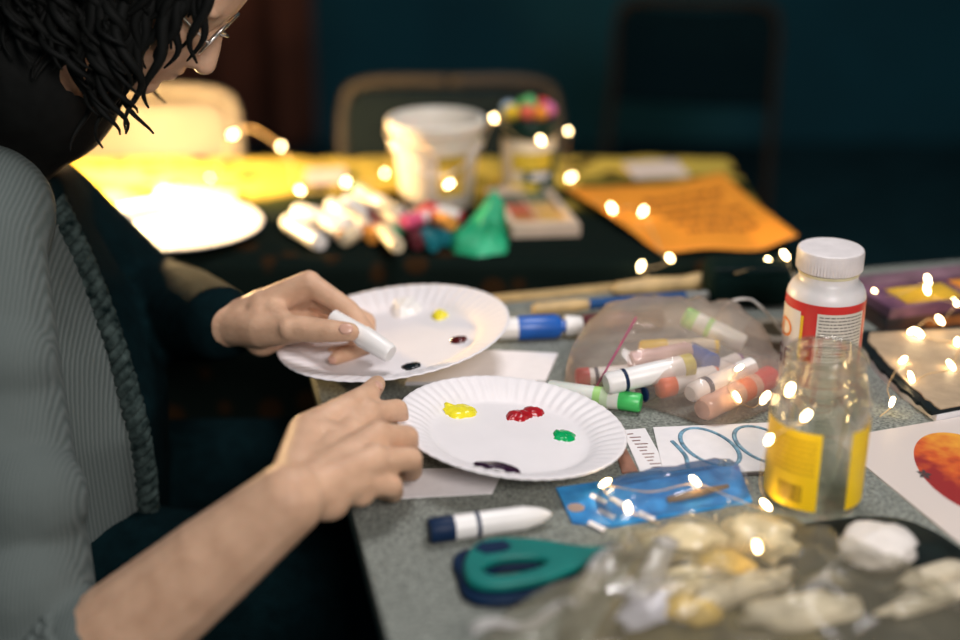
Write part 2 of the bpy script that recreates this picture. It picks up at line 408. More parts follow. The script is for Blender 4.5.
# ---- far hand: pinching the tube between thumb and forefinger
fI = [PY(309,283,1.292), PY(349,310,1.275), PY(366,331,1.262), PY(371,346,1.252)]
fM = [PY(305,292,1.315), PY(366,322,1.305), PY(367,347,1.288), PY(336,358,1.262)]
fR = [PY(297,303,1.333), PY(352,330,1.335), PY(356,350,1.315), PY(333,354,1.30)]
fP = [PY(285,316,1.345), PY(325,335,1.352), PY(330,350,1.335), PY(312,350,1.32)]
for ch, r in ((fI,(.0125,.0108,.0095,.008)), (fM,(.013,.0108,.0095,.0075)), (fR,(.012,.010,.009,.0078)), (fP,(.011,.009,.008,.007))):
    body.chain(ch, r); body.cap(f_wr.lerp(ch[0], 0.1), 0.021, ch[0], r[0]+.001)
body.cap(fI[0]-Vector((0,0,.006)), .0125, fP[0], .012)
fT = [PY(262,330,1.262), PY(301,329,1.238), PY(331,331,1.229), PY(350,332,1.226)]
body.chain(fT, (.019,.0138,.0118,.0098)); body.cap(f_wr, .022, fT[0], .019)
body.cap(fT[0], .018, fI[0].lerp(f_wr,.55), .019); body.cap(fT[1]+Vector((-.012,0,0)), .012, fI[0].lerp(f_wr,.5), .014)
body.cap(PY(262,338,1.28), .02, PY(300,318,1.325), .018)
body_me = baked(body, 0.0024, 5)
bodyo = link_mesh('body', body_me, skin, person)
bvh_body = BVHTree.FromPolygons([v.co + Vector(person.location) for v in body_me.vertices], [tuple(p.vertices) for p in body_me.polygons])
def cast(bvh, x, y):
    h = bvh.ray_cast(CAM, pdir(x, y).normalized()); return h[0], h[1]
def nail(px, py, along, w=.0058, l=.0075):
    p, n = cast(bvh_body, px, py)
    if p is None: return
    a = (along - n*along.dot(n)).normalized(); b = n.cross(a)
    R = Matrix((a*l, b*w, n*0.0016)).transposed()
    MB().ball(p, 1.0, 12, 8, (1,1,1), R).build('fingernail', nailm, bodyo, smooth=True)
nail(346, 329, fT[3]-fT[2]); nail(379, 385, nT[3]-nT[2], .005, .0065); nail(332, 360, fM[3]-fM[2], .0045, .006)
for s in (-1, 1):
    MB().ball(hp(-0.014, s*0.030, 0.104), 0.012).build('eye', WHITE, bodyo, smooth=True)

# ---- clothes
lower = MB()
loft(lower, [((-0.50,YM,0.40),(1,0,0),0.18,0.135), ((-0.495,YM,0.50),(1,0,0.05),0.19,0.14), ((-0.478,YM,0.64),(1,0,-0.1),0.170,0.130)])
for s in (-1, 1):
    hip = Vector((-0.48, YM+s*0.10, 0.51)); kn = Vector((-0.03, YM+s*0.12, 0.54)); an = Vector((-0.02, YM+s*0.11, 0.12))
    lower.chain([hip, kn, an], [0.105, 0.072, 0.058])
link_mesh('trousers', baked(lower, 0.008, 4), blackcloth, person)
top = MB(); torso(top, 0.010, top=False)
top.cap(f_sh, 0.072, f_el, 0.062); top.cap(f_el, 0.062, f_el.lerp(f_wr, 0.5), 0.056); top.cap(f_el.lerp(f_wr,0.5), .056, f_el.lerp(f_wr,.93), .042)  # far cardigan sleeve in black: its shade is put into the colour
top.cap((-0.50,YM+.02,0.90), 0.075, f_sh, 0.070)
top_me = baked(top, 0.006, 6); topo = link_mesh('black_top_shaded_sleeve', top_me, blackcloth, person)
# cardigan: torso shell and near sleeve, open at the front
knit = bpy.data.materials.new('grey_knit'); knit.use_nodes = True
n, l, b = tune(knit); b.inputs['Roughness'].default_value = 0.95; b.inputs['Specular IOR Level'].default_value = 0.15
tc = n.new('ShaderNodeTexCoord'); wv = n.new('ShaderNodeTexWave'); wv.wave_type = 'BANDS'; wv.bands_direction = 'X'; wv.inputs['Scale'].default_value = 95; wv.inputs['Distortion'].default_value = 1.2
l.new(tc.outputs['Object'], wv.inputs['Vector']); rp = n.new('ShaderNodeValToRGB')
rp.color_ramp.elements[0].color = (0.085, 0.105, 0.10, 1); rp.color_ramp.elements[1].color = (0.125, 0.145, 0.138, 1)
l.new(wv.outputs['Fac'], rp.inputs['Fac']); l.new(rp.outputs['Color'], b.inputs['Base Color'])
bp = n.new('ShaderNodeBump'); bp.inputs['Strength'].default_value = 0.35; bp.inputs['Distance'].default_value = 0.002
l.new(wv.outputs['Fac'], bp.inputs['Height']); l.new(bp.outputs['Normal'], b.inputs['Normal'])
card = MB(); torso(card, 0.024, top=False)
card_torso = baked(card, 0.006, 6)
bvh_t = BVHTree.FromPolygons([v.co for v in card_torso.vertices], [tuple(p.vertices) for p in card_torso.polygons])
trim_px = [(24,160),(44,185),(62,220),(78,255),(94,295),(108,335),(122,380),(134,425),(142,470),(145,520),(143,580),(138,640)]
trim = []
for x, y in trim_px:
    p, nn = cast(bvh_t, x, y)
    if p is None: p = PY(x, y, 1.16)
    trim.append(p)
trim.sort(key=lambda p: p.z)
tzs = [p.z for p in trim]; txs = [p.x for p in trim]
bm = bmesh.new(); bm.from_mesh(card_torso)
dead = [v for v in bm.verts if v.co.x > float(np.interp(v.co.z, tzs, txs)) or (v.co.y > YM and v.co.x > -0.50) or v.co.z > 0.97 or v.co.z < 0.46]
bmesh.ops.delete(bm, geom=dead, context='VERTS'); bm.to_mesh(card_torso); bm.free()
cardo = link_mesh('cardigan', card_torso, knit, person)
md = cardo.modifiers.new('s', 'SOLIDIFY'); md.thickness = 0.005; md.offset = -1
slv = MB()
sp_pts = [n_sh + Vector((0.0,0.05,0.02)), n_sh, n_sh.lerp(n_el,0.35), n_sh.lerp(n_el,0.7), n_el + Vector((-0.01,0.01,0.0)), n_el.lerp(n_wr, 0.22)]
slv.chain(sp_pts, [0.066, 0.068, 0.062, 0.060, 0.060, 0.056])
for k in range(9):     # soft folds
    t = 0.15 + 0.1*k; c = n_sh.lerp(n_el, min(t,1)); slv.ball(c + Vector((0.02*math.sin(k*2.1), -0.02, 0)), 0.053 + 0.008*math.sin(k*3.3))
slo = link_mesh('sleeve', baked(slv, 0.005, 8), knit, person)
cuff = MB(); c0 = n_el.lerp(n_wr, 0.20); ax = (n_wr-n_el).normalized()
for k in range(3):
    cc = c0 + ax*(0.007*k); b1 = ax.cross(Vector((0,0,1))).normalized(); b2 = ax.cross(b1)
    ring = [cc + (b1*math.cos(a)+b2*math.sin(a))*(0.060-0.002*k + 0.0025*math.sin(a*22+k*PI)) for a in np.linspace(0, 2*PI, 90)]
    cuff.tube(ring, 0.0055, 6, caps=False)
cuff.build('cuff', knit, person, smooth=True)
braidm = mat('dark_braid', (0.008, 0.020, 0.020), 0.95, var=0.5, scale=90, spec=0.05, col2=(0.06, 0.085, 0.08))
br = MB(); tp = spline(trim, 10)
for ph in (0, 2*PI/3, 4*PI/3):
    L = 0; pts = []
    for i, p in enumerate(tp):
        if i: L += (p - tp[i-1]).length
        a = L*2*PI/0.035 + ph; pts.append(p + Vector((math.cos(a)*0.008+0.004, -0.004+math.sin(a)*0.005, 0)))
    br.tube(pts, 0.0062, 7)
br.build('braided_edge', braidm, person, smooth=True)
# hair
hb = MB()
hb.ball(hp(-0.095, 0, 0.14), 0.108, 24, 18, (1.0, 0.86, 1.0), HR)
hb.ball(hp(-0.165, 0, 0.06), 0.085, 20, 14, (0.8, 0.95, 1.2), HR)
hb.ball(PY(30, 60, 1.31), 0.095, 20, 14, (1.0, 0.95, 1.15)); hb.ball(PY(5, 110, 1.31), 0.075, 20, 14, (1.0, 1.0, 1.1))
cutm = baked(hb, 0.006, 4)
bm = bmesh.new(); bm.from_mesh(cutm)
dead = [v for v in bm.verts if (v.co-chin).dot(hf) > -0.058 + 0.45*max(0,(v.co-chin).dot(hu)-0.16) and (v.co-chin).dot(hu) > -0.02]
bmesh.ops.delete(bm, geom=dead, context='VERTS')
for _ in range(6): bmesh.ops.smooth_vert(bm, verts=[v for v in bm.verts if v.is_boundary], factor=0.5, use_axis_x=True, use_axis_y=True, use_axis_z=True)
bm.to_mesh(cutm); bm.free()
hairo = link_mesh('hair', cutm, hairm, person)
lk = MB(); rnd = random.Random(3)
for k in range(120):
    s = -1 if k % 4 else 1
    st = hp(-0.085 - 0.19*rnd.random(), s*(0.070+0.024*rnd.random()), 0.045 + 0.07*rnd.random())
    L = 0.06 + 0.09*rnd.random(); pts = []; ph = rnd.random()*6; dx = 0.02*rnd.random(); rr = 0.009+0.008*rnd.random()
    for i in range(26):
        t = i/25; pts.append(st + Vector((dx*t + rr*math.cos(ph+t*11)*t, s*0.02*t + rr*math.sin(ph+t*11)*t, -L*t)))
    lk.tube(pts, [0.0065*(1-0.85*(i/25)**2) for i in range(26)], 7)
for k in range(48):  # extra locks added over the near cheek to keep the face dark
    st = hp(-0.034 - 0.07*rnd.random(), -(0.080+0.014*rnd.random()), 0.07 + 0.11*rnd.random()); L = 0.04 + 0.06*rnd.random(); ph = rnd.random()*6; pts = []
    for i in range(20):
        t = i/19; pts.append(st + Vector((-0.03*t + 0.008*math.cos(ph+t*9)*t, -0.006*math.sin(t*3), -L*t)))
    lk.tube(pts, [0.0065*(1-0.85*(i/19)**2) for i in range(20)], 7)
lk.build('curls', hairm, hairo, smooth=True)['kind'] = 'stuff'
# glasses
gl = MB()
lensm = film('lens', (0.95,1,0.98), 0.0, 1.6, 0.01)
frame = MB()
for s in (-1, 1):
    c = hp(0.012, s*0.031, 0.098)
    frame.tube([c + hy*math.cos(a)*0.024 + hu*math.sin(a)*0.019 for a in np.linspace(0,2*PI,30)], 0.0015, 6, caps=False)
    frame.tube([c + hy*s*0.024, hp(-0.09, s*0.075, 0.105)], 0.0016, 6)
frame.tube([hp(0.014,-0.008,0.10), hp(0.02,0,0.102), hp(0.014,0.008,0.10)], 0.0014, 6)
glo = frame.build('glasses', SILVER, person, smooth=True); plabel(glo, 'thin metal glasses frame')
for s in (-1, 1):
    c = hp(0.011, s*0.031, 0.098); m = MB(); m.ball(c, 1, 20, 8, (1,1,1), Matrix((hf*0.002, hy*0.023, hu*0.0182)).transposed()); m.build('lens', lensm, glo, smooth=True)

# ================================================================== paper plates
platem = mat('plate_paper', (0.80, 0.765, 0.775), 0.55, var=0.025, scale=25, bump=0.05, bscale=350)
PPROF = [(0,0),(0.2,0),(0.4,0),(0.55,0),(0.64,0.0),(0.68,0.02),(0.71,0.10),(0.74,0.26),(0.78,0.46),(0.83,0.62),(0.88,0.76),(0.93,0.88),(0.97,0.97),(0.99,1.0),(1.0,0.96)]
def plate(label, c, R, nrm, rise=0.017, group=None, m=platem):
    q = Vector((0,0,1)).rotation_difference(Vector(nrm).normalized())
    o = thing('paper_plate', label, 'plate', c, q.to_euler(), group)
    prof = PPROF; o['radius'] = R; o['rise'] = rise
    NA = 336; v = [(0,0,0)]; f = []
    for i, (r, z) in enumerate(prof[1:]):
        for k in range(NA):
            a = 2*PI*k/NA; am = 0
            if r > 0.70: am = 0.00055*min(1,(r-0.70)/0.06)*(1 if r < 0.95 else 0.5)
            v.append((R*r*math.cos(a), R*r*math.sin(a), rise*z + am*math.cos(a*56)))
    for k in range(NA): f.append((0, 1+k, 1+(k+1)%NA))
    for i in range(len(prof)-2):
        for k in range(NA): k2 = (k+1)%NA; f.append((1+i*NA+k, 1+(i+1)*NA+k, 1+(i+1)*NA+k2, 1+i*NA+k2))
    mb = MB(); mb.local = True; mb.add(v, f); d_ = mb.build('dish', m, o, smooth=True, solid=0.0009); 
    return o
def dab(pl, name, px, py, rx, ry, h, m, seed, rot=0.0, label=None, rough=1.0):
    # where the sight line meets the plate's bottom plane, in plate coordinates
    Rm = world_rot(pl); c = world_loc(pl); nn = Rm @ Vector((0,0,1)); v = pdir(px, py); t = (c - CAM).dot(nn)/v.dot(nn)
    lp = Rm.transposed() @ (CAM + v*t - c); rr = math.hypot(lp.x, lp.y)
    NA, NR = 36, 8; vv = [(0,0,h)]; ff = []
    for j in range(1, NR+1):
        for k in range(NA):
            a = 2*PI*k/NA; q = j/NR
            e = 1 + 0.30*rough*noise.noise(Vector((math.cos(a)*1.6+seed, math.sin(a)*1.6, seed*2)))+0.22*rough*noise.noise(Vector((math.cos(a)*4+seed, math.sin(a)*4, 9)))
            x, y = rx*q*e*math.cos(a), ry*q*e*math.sin(a)
            z = h*math.sqrt(max(0, 1-q*q)) * (1+0.35*rough*noise.noise(Vector((x*160+seed, y*160, 1)))) if j < NR else -0.0006
            vv.append((x*math.cos(rot)-y*math.sin(rot), x*math.sin(rot)+y*math.cos(rot), z))
    for k in range(NA): ff.append((0, 1+k, 1+(k+1)%NA))
    for i in range(NR-1):
        for k in range(NA): k2 = (k+1)%NA; ff.append((1+i*NA+k, 1+(i+1)*NA+k, 1+(i+1)*NA+k2, 1+i*NA+k2))
    def base(x, y): return pl['rise']*float(np.interp(math.hypot(x, y)/pl['radius'], [q[0] for q in PPROF], [q[1] for q in PPROF]))
    lp = Vector((lp.x, lp.y, 0))
    mb = MB(); mb.local = True; mb.add([(a+lp.x, b_+lp.y, c_+base(a+lp.x, b_+lp.y)+(0.0010 if math.hypot(a+lp.x, b_+lp.y) < 0.68*pl['radius'] else 0.0019)) for a, b_, c_ in vv], ff)
    o = mb.build(name, m, pl, smooth=True)
    if label: plabel(o, label)
    return o
PAINT = dict(yellow=mat('yellow_paint', (0.82,0.72,0.03), 0.25, var=0.06), red=mat('red_paint', (0.36,0.008,0.015), 0.22, var=0.2, scale=200),
    green=mat('green_paint', (0.0,0.36,0.10), 0.25, var=0.06), plum=mat('plum_paint', (0.022,0.006,0.022), 0.2, var=0.2), black=mat('black_paint', (0.006,0.008,0.01), 0.2), white=mat('white_paint', (0.85,0.82,0.78), 0.25, var=0.02), brown=mat('dark_red_paint', (0.07,0.006,0.006), 0.2))
p1 = plate('white fluted paper plate nearest, with yellow, red, green and plum paint dabs', T(510,437,0.016), 0.107, (0.105,0.012,1), 0.014)
dab(p1, 'paint_dab', 460, 413, .0150,.0125,.0055, PAINT['yellow'], 1.3, 0.2, 'yellow paint dab')
dab(p1, 'paint_dab', 519, 417, .0145,.0095,.005, PAINT['red'], 2.5, 0.5, 'red paint dab'); dab(p1, 'paint_dab', 533, 413, .0115,.0085,.0045, PAINT['red'], 4.9, 0.3, 'red paint dab')
dab(p1, 'paint_dab', 564, 437, .0115,.0105,.003, PAINT['green'], 6.1, -0.3, 'green paint dab')
dab(p1, 'paint_dab', 496, 470.5, .0215,.0105,.0060, PAINT['plum'], 8.2, -0.05, 'plum paint dab at the rim', 0.3)
p2 = plate('white fluted paper plate under the pinched tube, beside the far table', T(395,342,0.028), 0.124, (-0.12,-0.02,1), 0.015)
dab(p2, 'paint_dab', 405, 312, .017,.016,.010, PAINT['white'], 3.1, 0, 'white paint dab')
dab(p2, 'paint_dab', 440, 317, .0085,.010,.007, PAINT['yellow'], 5.7, 0, 'yellow paint dab')
dab(p2, 'paint_dab', 459, 341, .009,.008,.004, PAINT['brown'], 2.2, 0, 'dark red paint dab')
dab(p2, 'paint_dab', 412, 367, .010,.008,.002, PAINT['black'], 3.9, 0.3, 'black paint dab')
p3 = plate('bare white paper plate glowing under warm light on the far table', T(176,233,0.010), 0.118, (0.02,0,1), 0.016)

# tube held in the far hand
def stick(name, label, cat, a, b, parts, group=None, n=20, roll=0.0):
    """a round thing lying from a to b; parts = [(part name, material, [(t, r), ...], label)] with t as a share of the length"""
    a, b = Vector(a), Vector(b); L = (b-a).length
    q = Vector((1,0,0)).rotation_difference((b-a).normalized())
    o = thing(name, label, cat, a, q.to_euler(), group)
    for p in parts:
        mb = MB(); mb.local = True; mb.lathe([(r, t*L) for t, r in p[2]], n, 'X')
        c = mb.build(p[0], p[1], o, smooth=True, angle=45)
        if len(p) > 3: plabel(c, p[3])
    return o
ta, tb_ = PY(331,316,1.262), PY(391,354,1.222)
stick('paint_tube', 'small white tube pinched between thumb and finger over a plate', 'tube', ta, tb_,
      [('tube_body', WHITE, [(0,.004),(0.03,.0085),(0.52,.0105),(0.53,.0105)]), ('cap', WHITE, [(0.53,.0112),(0.56,.0115),(0.97,.0098),(1.0,.0085)])])

# ================================================================== things on the near table
def flat(name, label, cat, px, m, th=0.0006, h=0.0, group=None, bevel=0):
    poly = [T(x, y, h) for x, y in px]; c = sum(poly, Vector())/len(poly)
    o = MB().slab(poly, TZ+h, TZ+h+th).build(name, m, origin=(c.x, c.y, TZ+h), bevel=bevel)
    return tag(o, label, cat, group)
flat('white_card', 'blank white card lying half under the far plate', 'card', [(405,386),(546,383),(558,356),(425,350)], PAPER, 0.004, bevel=0.001)
flat('paper_sheet', 'white paper sheet showing under the edge of the nearest plate', 'paper', [(375,470),(505,468),(492,494),(398,499)], PAPER, 0.0008)

def marker_pts(x0, y0, x1, y1, r, h=0.0): return T(x0, y0, h+r), T(x1, y1, h+r)
# white marker with navy cap, lower centre
a, b_ = marker_pts(429, 531, 551, 514, .0105)
stick('marker', 'white marker with navy end and navy ring, beside the scissors', 'marker', a, b_,
      [('cap', NAVY, [(0,.0095),(0.02,.0108),(0.19,.0108),(0.20,.0105)]), ('barrel', WHITE, [(0.20,.0105),(0.37,.0105)]), ('ring', NAVY, [(0.37,.0108),(0.405,.0108)]),
       ('tip', WHITE, [(0.405,.0105),(0.78,.0100),(0.90,.0072),(0.97,.004),(1.0,.0015)])])
# green capped dot marker
a, b_ = marker_pts(548, 390, 641, 403, .0105)
stick('marker', 'milky glue marker with bright green cap, behind the nearest plate', 'marker', a, b_,
      [('barrel', MILKY, [(0,.009),(0.02,.0105),(0.50,.0105)]), ('band', mat('pale_green_band', (0.35,0.62,0.20), 0.4), [(0.50,.0106),(0.58,.0106)]), ('label_band', mat('pale_label', (0.55,0.68,0.45), 0.5), [(0.58,.0107),(0.66,.0107)]), ('collar', MILKY, [(0.66,.0105),(0.77,.0100)]),
       ('cap', GREEN, [(0.77,.0092),(0.80,.0098),(0.98,.0098),(1.0,.0085)])])
# blue tube behind the far plate
a, b_ = marker_pts(497, 329, 582, 325, .0135)
stick('paint_bottle', 'blue paint bottle with white ends, right of the far plate', 'bottle', a, b_,
      [('base', WHITE, [(0,.011),(0.03,.0125),(0.24,.0125)]), ('body', BLUE, [(0.24,.0132),(0.27,.0138),(0.68,.0138),(0.74,.011)]), ('neck', BLUE, [(0.74,.007),(0.80,.007)]), ('cap', WHITE, [(0.80,.0112),(0.84,.0118),(0.97,.0100),(1.0,.009)])])
a, b_ = marker_pts(583, 325, 662, 318, .0115)
stick('marker', 'dark maroon marker lying behind the plastic bag', 'marker', a, b_, [('barrel', MAROON, [(0,.009),(0.03,.0115),(0.6,.0115)]), ('cap', BLACKP, [(0.6,.0122),(0.97,.0122),(1,.010)])])
# brushes and ruler along the back edge
a, b_ = marker_pts(533, 309, 748, 291, .0055, .008)
stick('paintbrush', 'paintbrush with blue handle and pale bristles along the table back', 'brush', a, b_,
      [('handle_end', WOOD, [(0,.005),(0.02,.0072),(0.18,.0075),(0.25,.0062)]), ('handle', mat('dull_blue',(0.010,0.065,0.20),0.5,spec=0.2), [(0.25,.0062),(0.45,.0068),(0.70,.0058)]), ('ferrule', SILVER, [(0.70,.0056),(0.86,.0048)]), ('bristles', mat('pale_bristle',(0.72,0.66,0.66),0.7), [(0.86,.0050),(0.92,.0075),(1.0,.006)])])
a, b_ = marker_pts(612, 289, 706, 281, .009, .0)
stick('wooden_brush', 'pale wooden brush handle behind the blue paintbrush', 'brush', a, b_, [('handle', WOOD, [(0,.003),(0.06,.008),(0.4,.011),(0.75,.0085),(0.9,.011),(1,.0105)])])
flat('wooden_ruler', 'pale wooden strip along the back edge of the near table', 'ruler', [(478,306),(612,292),(614,286),(470,300)], WOOD, 0.004)

# dark pouch, tape roll, cord loop
pp = T(752, 312); pouch = MB(); pouch.box((0,0,0.024), (0.10,0.075,0.048)); pouch.v = [tuple(Vector(v)+Vector((pp.x, pp.y+0.045, TZ))) for v in pouch.v]
po = pouch.build('pouch', mat('dark_green_cloth',(0.003,0.011,0.010),0.95,bump=0.3,spec=0.05), origin=(pp.x,pp.y+0.045,TZ), bevel=0.014, smooth=True)
po['label'] = 'dark green zip pouch behind the plastic bag'; po['category'] = 'pouch'
z = MB(); z.tube([(pp.x-0.045,pp.y+0.012,TZ+0.049),(pp.x,pp.y+0.01,TZ+0.050),(pp.x+0.045,pp.y+0.012,TZ+0.049)], 0.0012, 6); z.build('zip', BLACKP, po)
tr = T(775, 344); trn = thing('tape_roll', 'pale roll of tape lying flat behind the bag of markers', 'tape', tr)
m = MB(); m.local = True; m.lathe([(.022,.0),(.034,.0),(.035,.001),(.035,.017),(.034,.018),(.022,.018),(.022,.0)], 40, caps=False); m.build('tape', mat('tape_tan',(0.24,0.21,0.17),0.5,spec=0.2), trn, smooth=True, angle=40)
m = MB(); m.local = True; m.lathe([(.0200,.0),(.0219,.0),(.0219,.018),(.0200,.018),(.0200,.0)], 40, caps=False); m.build('core', mat('card_core',(0.30,0.26,0.2),0.8), trn, smooth=True, angle=40)
cd = spline([T(708,334,.002), T(717,320,.02), T(728,303,.045), T(748,299,.05), T(762,308,.045), T(776,324,.025), T(790,342,.006), T(797,350,.002)], 8)
o = MB().tube(cd, 0.0013, 8).build('cord_loop', mat('pale_cord',(0.65,0.62,0.58),0.3), origin=T(750,340), smooth=True); tag(o, 'stiff pale cord arching in a loop behind the bag of markers', 'cord')

# ---- zip bag with markers
BAGG = 'markers in the clear zip bag'
def mk(label, x0,y0,x1,y1,r,h0,h1,parts):
    r *= 1.15
    stick('marker', label, 'marker', T(x0,y0,h0+r), T(x1,y1,h1+r), parts(r), BAGG, 16)
def full(body, cap, band=None, cs=0.34):
    def f(r):
        p = [('cap', cap, [(0,r*0.8),(0.03,r),(cs,r*1.02)]), ('barrel', body, [(cs,r*0.92),(0.94,r*0.92)]), ('end_plug', cap, [(0.94,r*0.8),(1.0,r*0.75)])]
        if band: p.append(('band', band, [(cs+0.08,r*0.94),(cs+0.14,r*0.94)]))
        return p
    return f
mk('white marker in the bag with a yellow end', 606,384,693,364,.0098,.018,.026, lambda r:[('barrel', WHITE,[(0,r*0.8),(0.03,r),(0.86,r)]),('band',NAVY,[(0.18,r*1.02),(0.22,r*1.02)]),('end_plug', mat('dull_yellow',(0.55,0.48,0.08),0.4),[(0.86,r*1.04),(0.98,r*1.04),(1,r*0.8)])])
mk('marker in the bag with a round blue cap', 690,352,712,364,.0095,.018,.022, lambda r:[('barrel',WHITE,[(0,r*0.8),(0.2,r*0.92)]),('cap', BLUE,[(0.2,r*1.02),(0.95,r*1.05),(1,r*0.85)])])
mk('marker in the bag with an orange-red cap facing front', 658,388,716,374,.0098,.010,.010, full(WHITE, ORANGE, None, 0.24))
mk('white marker in the bag with a navy ring and writing', 690,394,752,366,.0088,.016,.020, lambda r:[('cap',WHITE,[(0,r*0.75),(0.04,r*0.95),(0.20,r)]),('ring',NAVY,[(0.20,r*1.04),(0.27,r*1.04)]),('barrel',WHITE,[(0.27,r*0.96),(0.98,r*0.96),(1,r*0.7)])])
mk('peach marker at the bag mouth with orange print and red end', 702,410,772,376,.0105,.002,.004, lambda r:[('cap',mat('peach_plastic',(0.62,0.36,0.27),0.4),[(0,r*0.8),(0.04,r),(0.50,r)]),('print_band',ORANGE,[(0.50,r*1.02),(0.64,r*1.02)]),('barrel',mat('peach_plastic',(0.62,0.36,0.27),0.4),[(0.64,r),(0.74,r)]),('end_plug',RED,[(0.74,r*1.03),(0.97,r),(1,r*0.8)])])
mk('marker with a red cap at the left end of the bag', 576,378,640,372,.0085,.003,.006, full(WHITE, RED, NAVY, 0.2))
mk('blue-capped marker low in the left of the bag', 606,392,668,380,.0085,.003,.004, full(WHITE, BLUE, None, 0.3))
mk('milky marker with green bands leaning along the bag top', 684,316,744,345,.0095,.040,.018, lambda r:[('cap',mat('pale_green_band',(0.35,0.62,0.20),0.4),[(0,r*0.8),(0.03,r),(0.20,r)]),('barrel',MILKY,[(0.20,r*0.98),(0.97,r*0.98),(1,r*0.8)]),('band',mat('pale_green_band',(0.35,0.62,0.20),0.4),[(0.38,r),(0.46,r)])])
mk('navy marker at the bottom of the bag', 640,394,664,386,.009,.002,.003, full(NAVY, NAVY))
mk('purple marker under the white ringed marker in the bag', 688,380,740,360,.0085,.006,.010, full(WHITE, PURPLE, None, 0.2))
mk('pinkish marker in the middle of the bag', 630,362,690,350,.0088,.026,.030, full(mat('pale_pink',(0.66,0.46,0.42),0.4), mat('pale_pink',(0.66,0.46,0.42),0.4)))
mk('cream marker at the back of the bag', 640,350,718,346,.0088,.018,.020, full(mat('cream_plastic',(0.66,0.56,0.38),0.4), YELLOW))
def zipbag():
    o = thing('zip_bag', 'clear crumpled zip bag full of markers, with a purple seal line', 'plastic bag', T(668,385))
    bagm = film('bag_film', (0.99,0.97,0.96), 0.28, 0.6, 0.10, (1.0,0.82,0.70), 0.6)
    outline = [(572,384),(590,352),(618,318),(640,308),(676,309),(706,316),(742,342),(768,366),(784,390),(758,410),(712,424),(676,414),(640,404),(600,398)]
    base = [T(x, y + (8 if y < 330 else 0), 0) for x, y in outline]
    # footprint on the table: pull the outline's upper pixels (which are raised film) back down to the table
    base = [T(x, max(y, 344 + (10 if x < 600 else 0)), 0) for x, y in outline]; cb_ = sum(base, Vector())/len(base); base = [cb_ + (p-cb_)*1.07 for p in base]
    ring = spline(base, 6, True); c = sum(ring, Vector())/len(ring)
    NR = 12; NA = len(ring); v = []; f = []
    for j in range(NR+1):
        q = 1 - j/NR
        for i, p in enumerate(ring):
            b2 = c.lerp(p, math.sin(q*PI/2)**0.8 if q > 0 else 0)
            hh = 0.058*math.cos(q*PI/2)**0.5
            hh *= 0.86 + 0.42*max(0, (b2.y - c.y)/0.08) - 0.22*max(0,(b2.x - c.x)/0.08)
            w_ = 0.007*noise.noise(Vector((b2.x*32, b2.y*32, 4))) + 0.010*(0.35-abs(noise.noise(Vector((b2.x*42+3, b2.y*42, 8)))))
            k = 1 if 0 < j else 0
            v.append((b2.x + w_*0.4*k, b2.y + w_*0.4*k, TZ + 0.0015 + max(0, hh + w_*k*min(1, hh/0.02))))
    for j in range(NR):
        for i in range(NA): i2 = (i+1)%NA; f.append((j*NA+i, j*NA+i2, (j+1)*NA+i2, (j+1)*NA+i))
    mb = MB(); mb.add(v, f); fo = mb.build('film', bagm, o, smooth=True)
    bv = BVHTree.FromPolygons([Vector(p) for p in v], f)
    zl = []
    for t in np.linspace(0, 1, 24):
        x = 636 + (596-636)*t; y = 318 + (388-318)*t; h = cast(bv, x, y)[0]
        if h is not None: zl.append(h + Vector((0,-0.0012,0.0012)))
    if len(zl) > 2: MB().tube(zl, 0.0011, 6).build('seal_line', mat('purple_seal',(0.42,0.06,0.16),0.4), o, smooth=True)
    return o
zipbag()

# ---- glue bottle
gp = T(817, 384); GR = 0.0405
GS = 0.97
gb = thing('glue_bottle', 'white glue bottle with red label and small print behind the glass jar', 'bottle', gp)
bm_ = mat('bottle_white', (0.74,0.71,0.70), 0.38, var=0.03, sss=0.1)
m = MB(); m.local = True
m.lathe([(.036,0),(GR-.001,.003),(GR,.008),(GR,.104),(GR-.001,.109),(GR-.004,.115),(GR-.009,.120),(.0305,.1225),(.0300,.126),(.0300,.134)], 64); m.build('bottle_body', bm_, gb, smooth=True, angle=60)
m = MB(); m.local = True; m.lathe([(.0312,.128),(.0312,.1305)], 48); m.build('neck_ring', mat('dry_glue',(0.62,0.56,0.36),0.5,var=0.15), gb, smooth=True, angle=40)
m = MB(); m.local = True
capp = [(.0332,.1325),(.0338,.1335),(.0338,.151),(.0332,.1535),(.032,.1545)]
NA = 128; v = []; f = []
for r, t in capp:
    for k in range(NA): rr = r + (0.00035*math.cos(k*PI) if .132 < t < .153 else 0); v.append((rr*math.cos(2*PI*k/NA), rr*math.sin(2*PI*k/NA), t))
for i in range(len(capp)-1):
    for k in range(NA): f.append((i*NA+k, i*NA+(k+1)%NA, (i+1)*NA+(k+1)%NA, (i+1)*NA+k))
f.append(tuple(range(NA-1,-1,-1))); f.append(tuple((len(capp)-1)*NA+k for k in range(NA)))
m.add(v, f); m.build('cap', mat('cap_white',(0.72,0.67,0.66),0.45,var=0.08,scale=60), gb, smooth=True, angle=35)
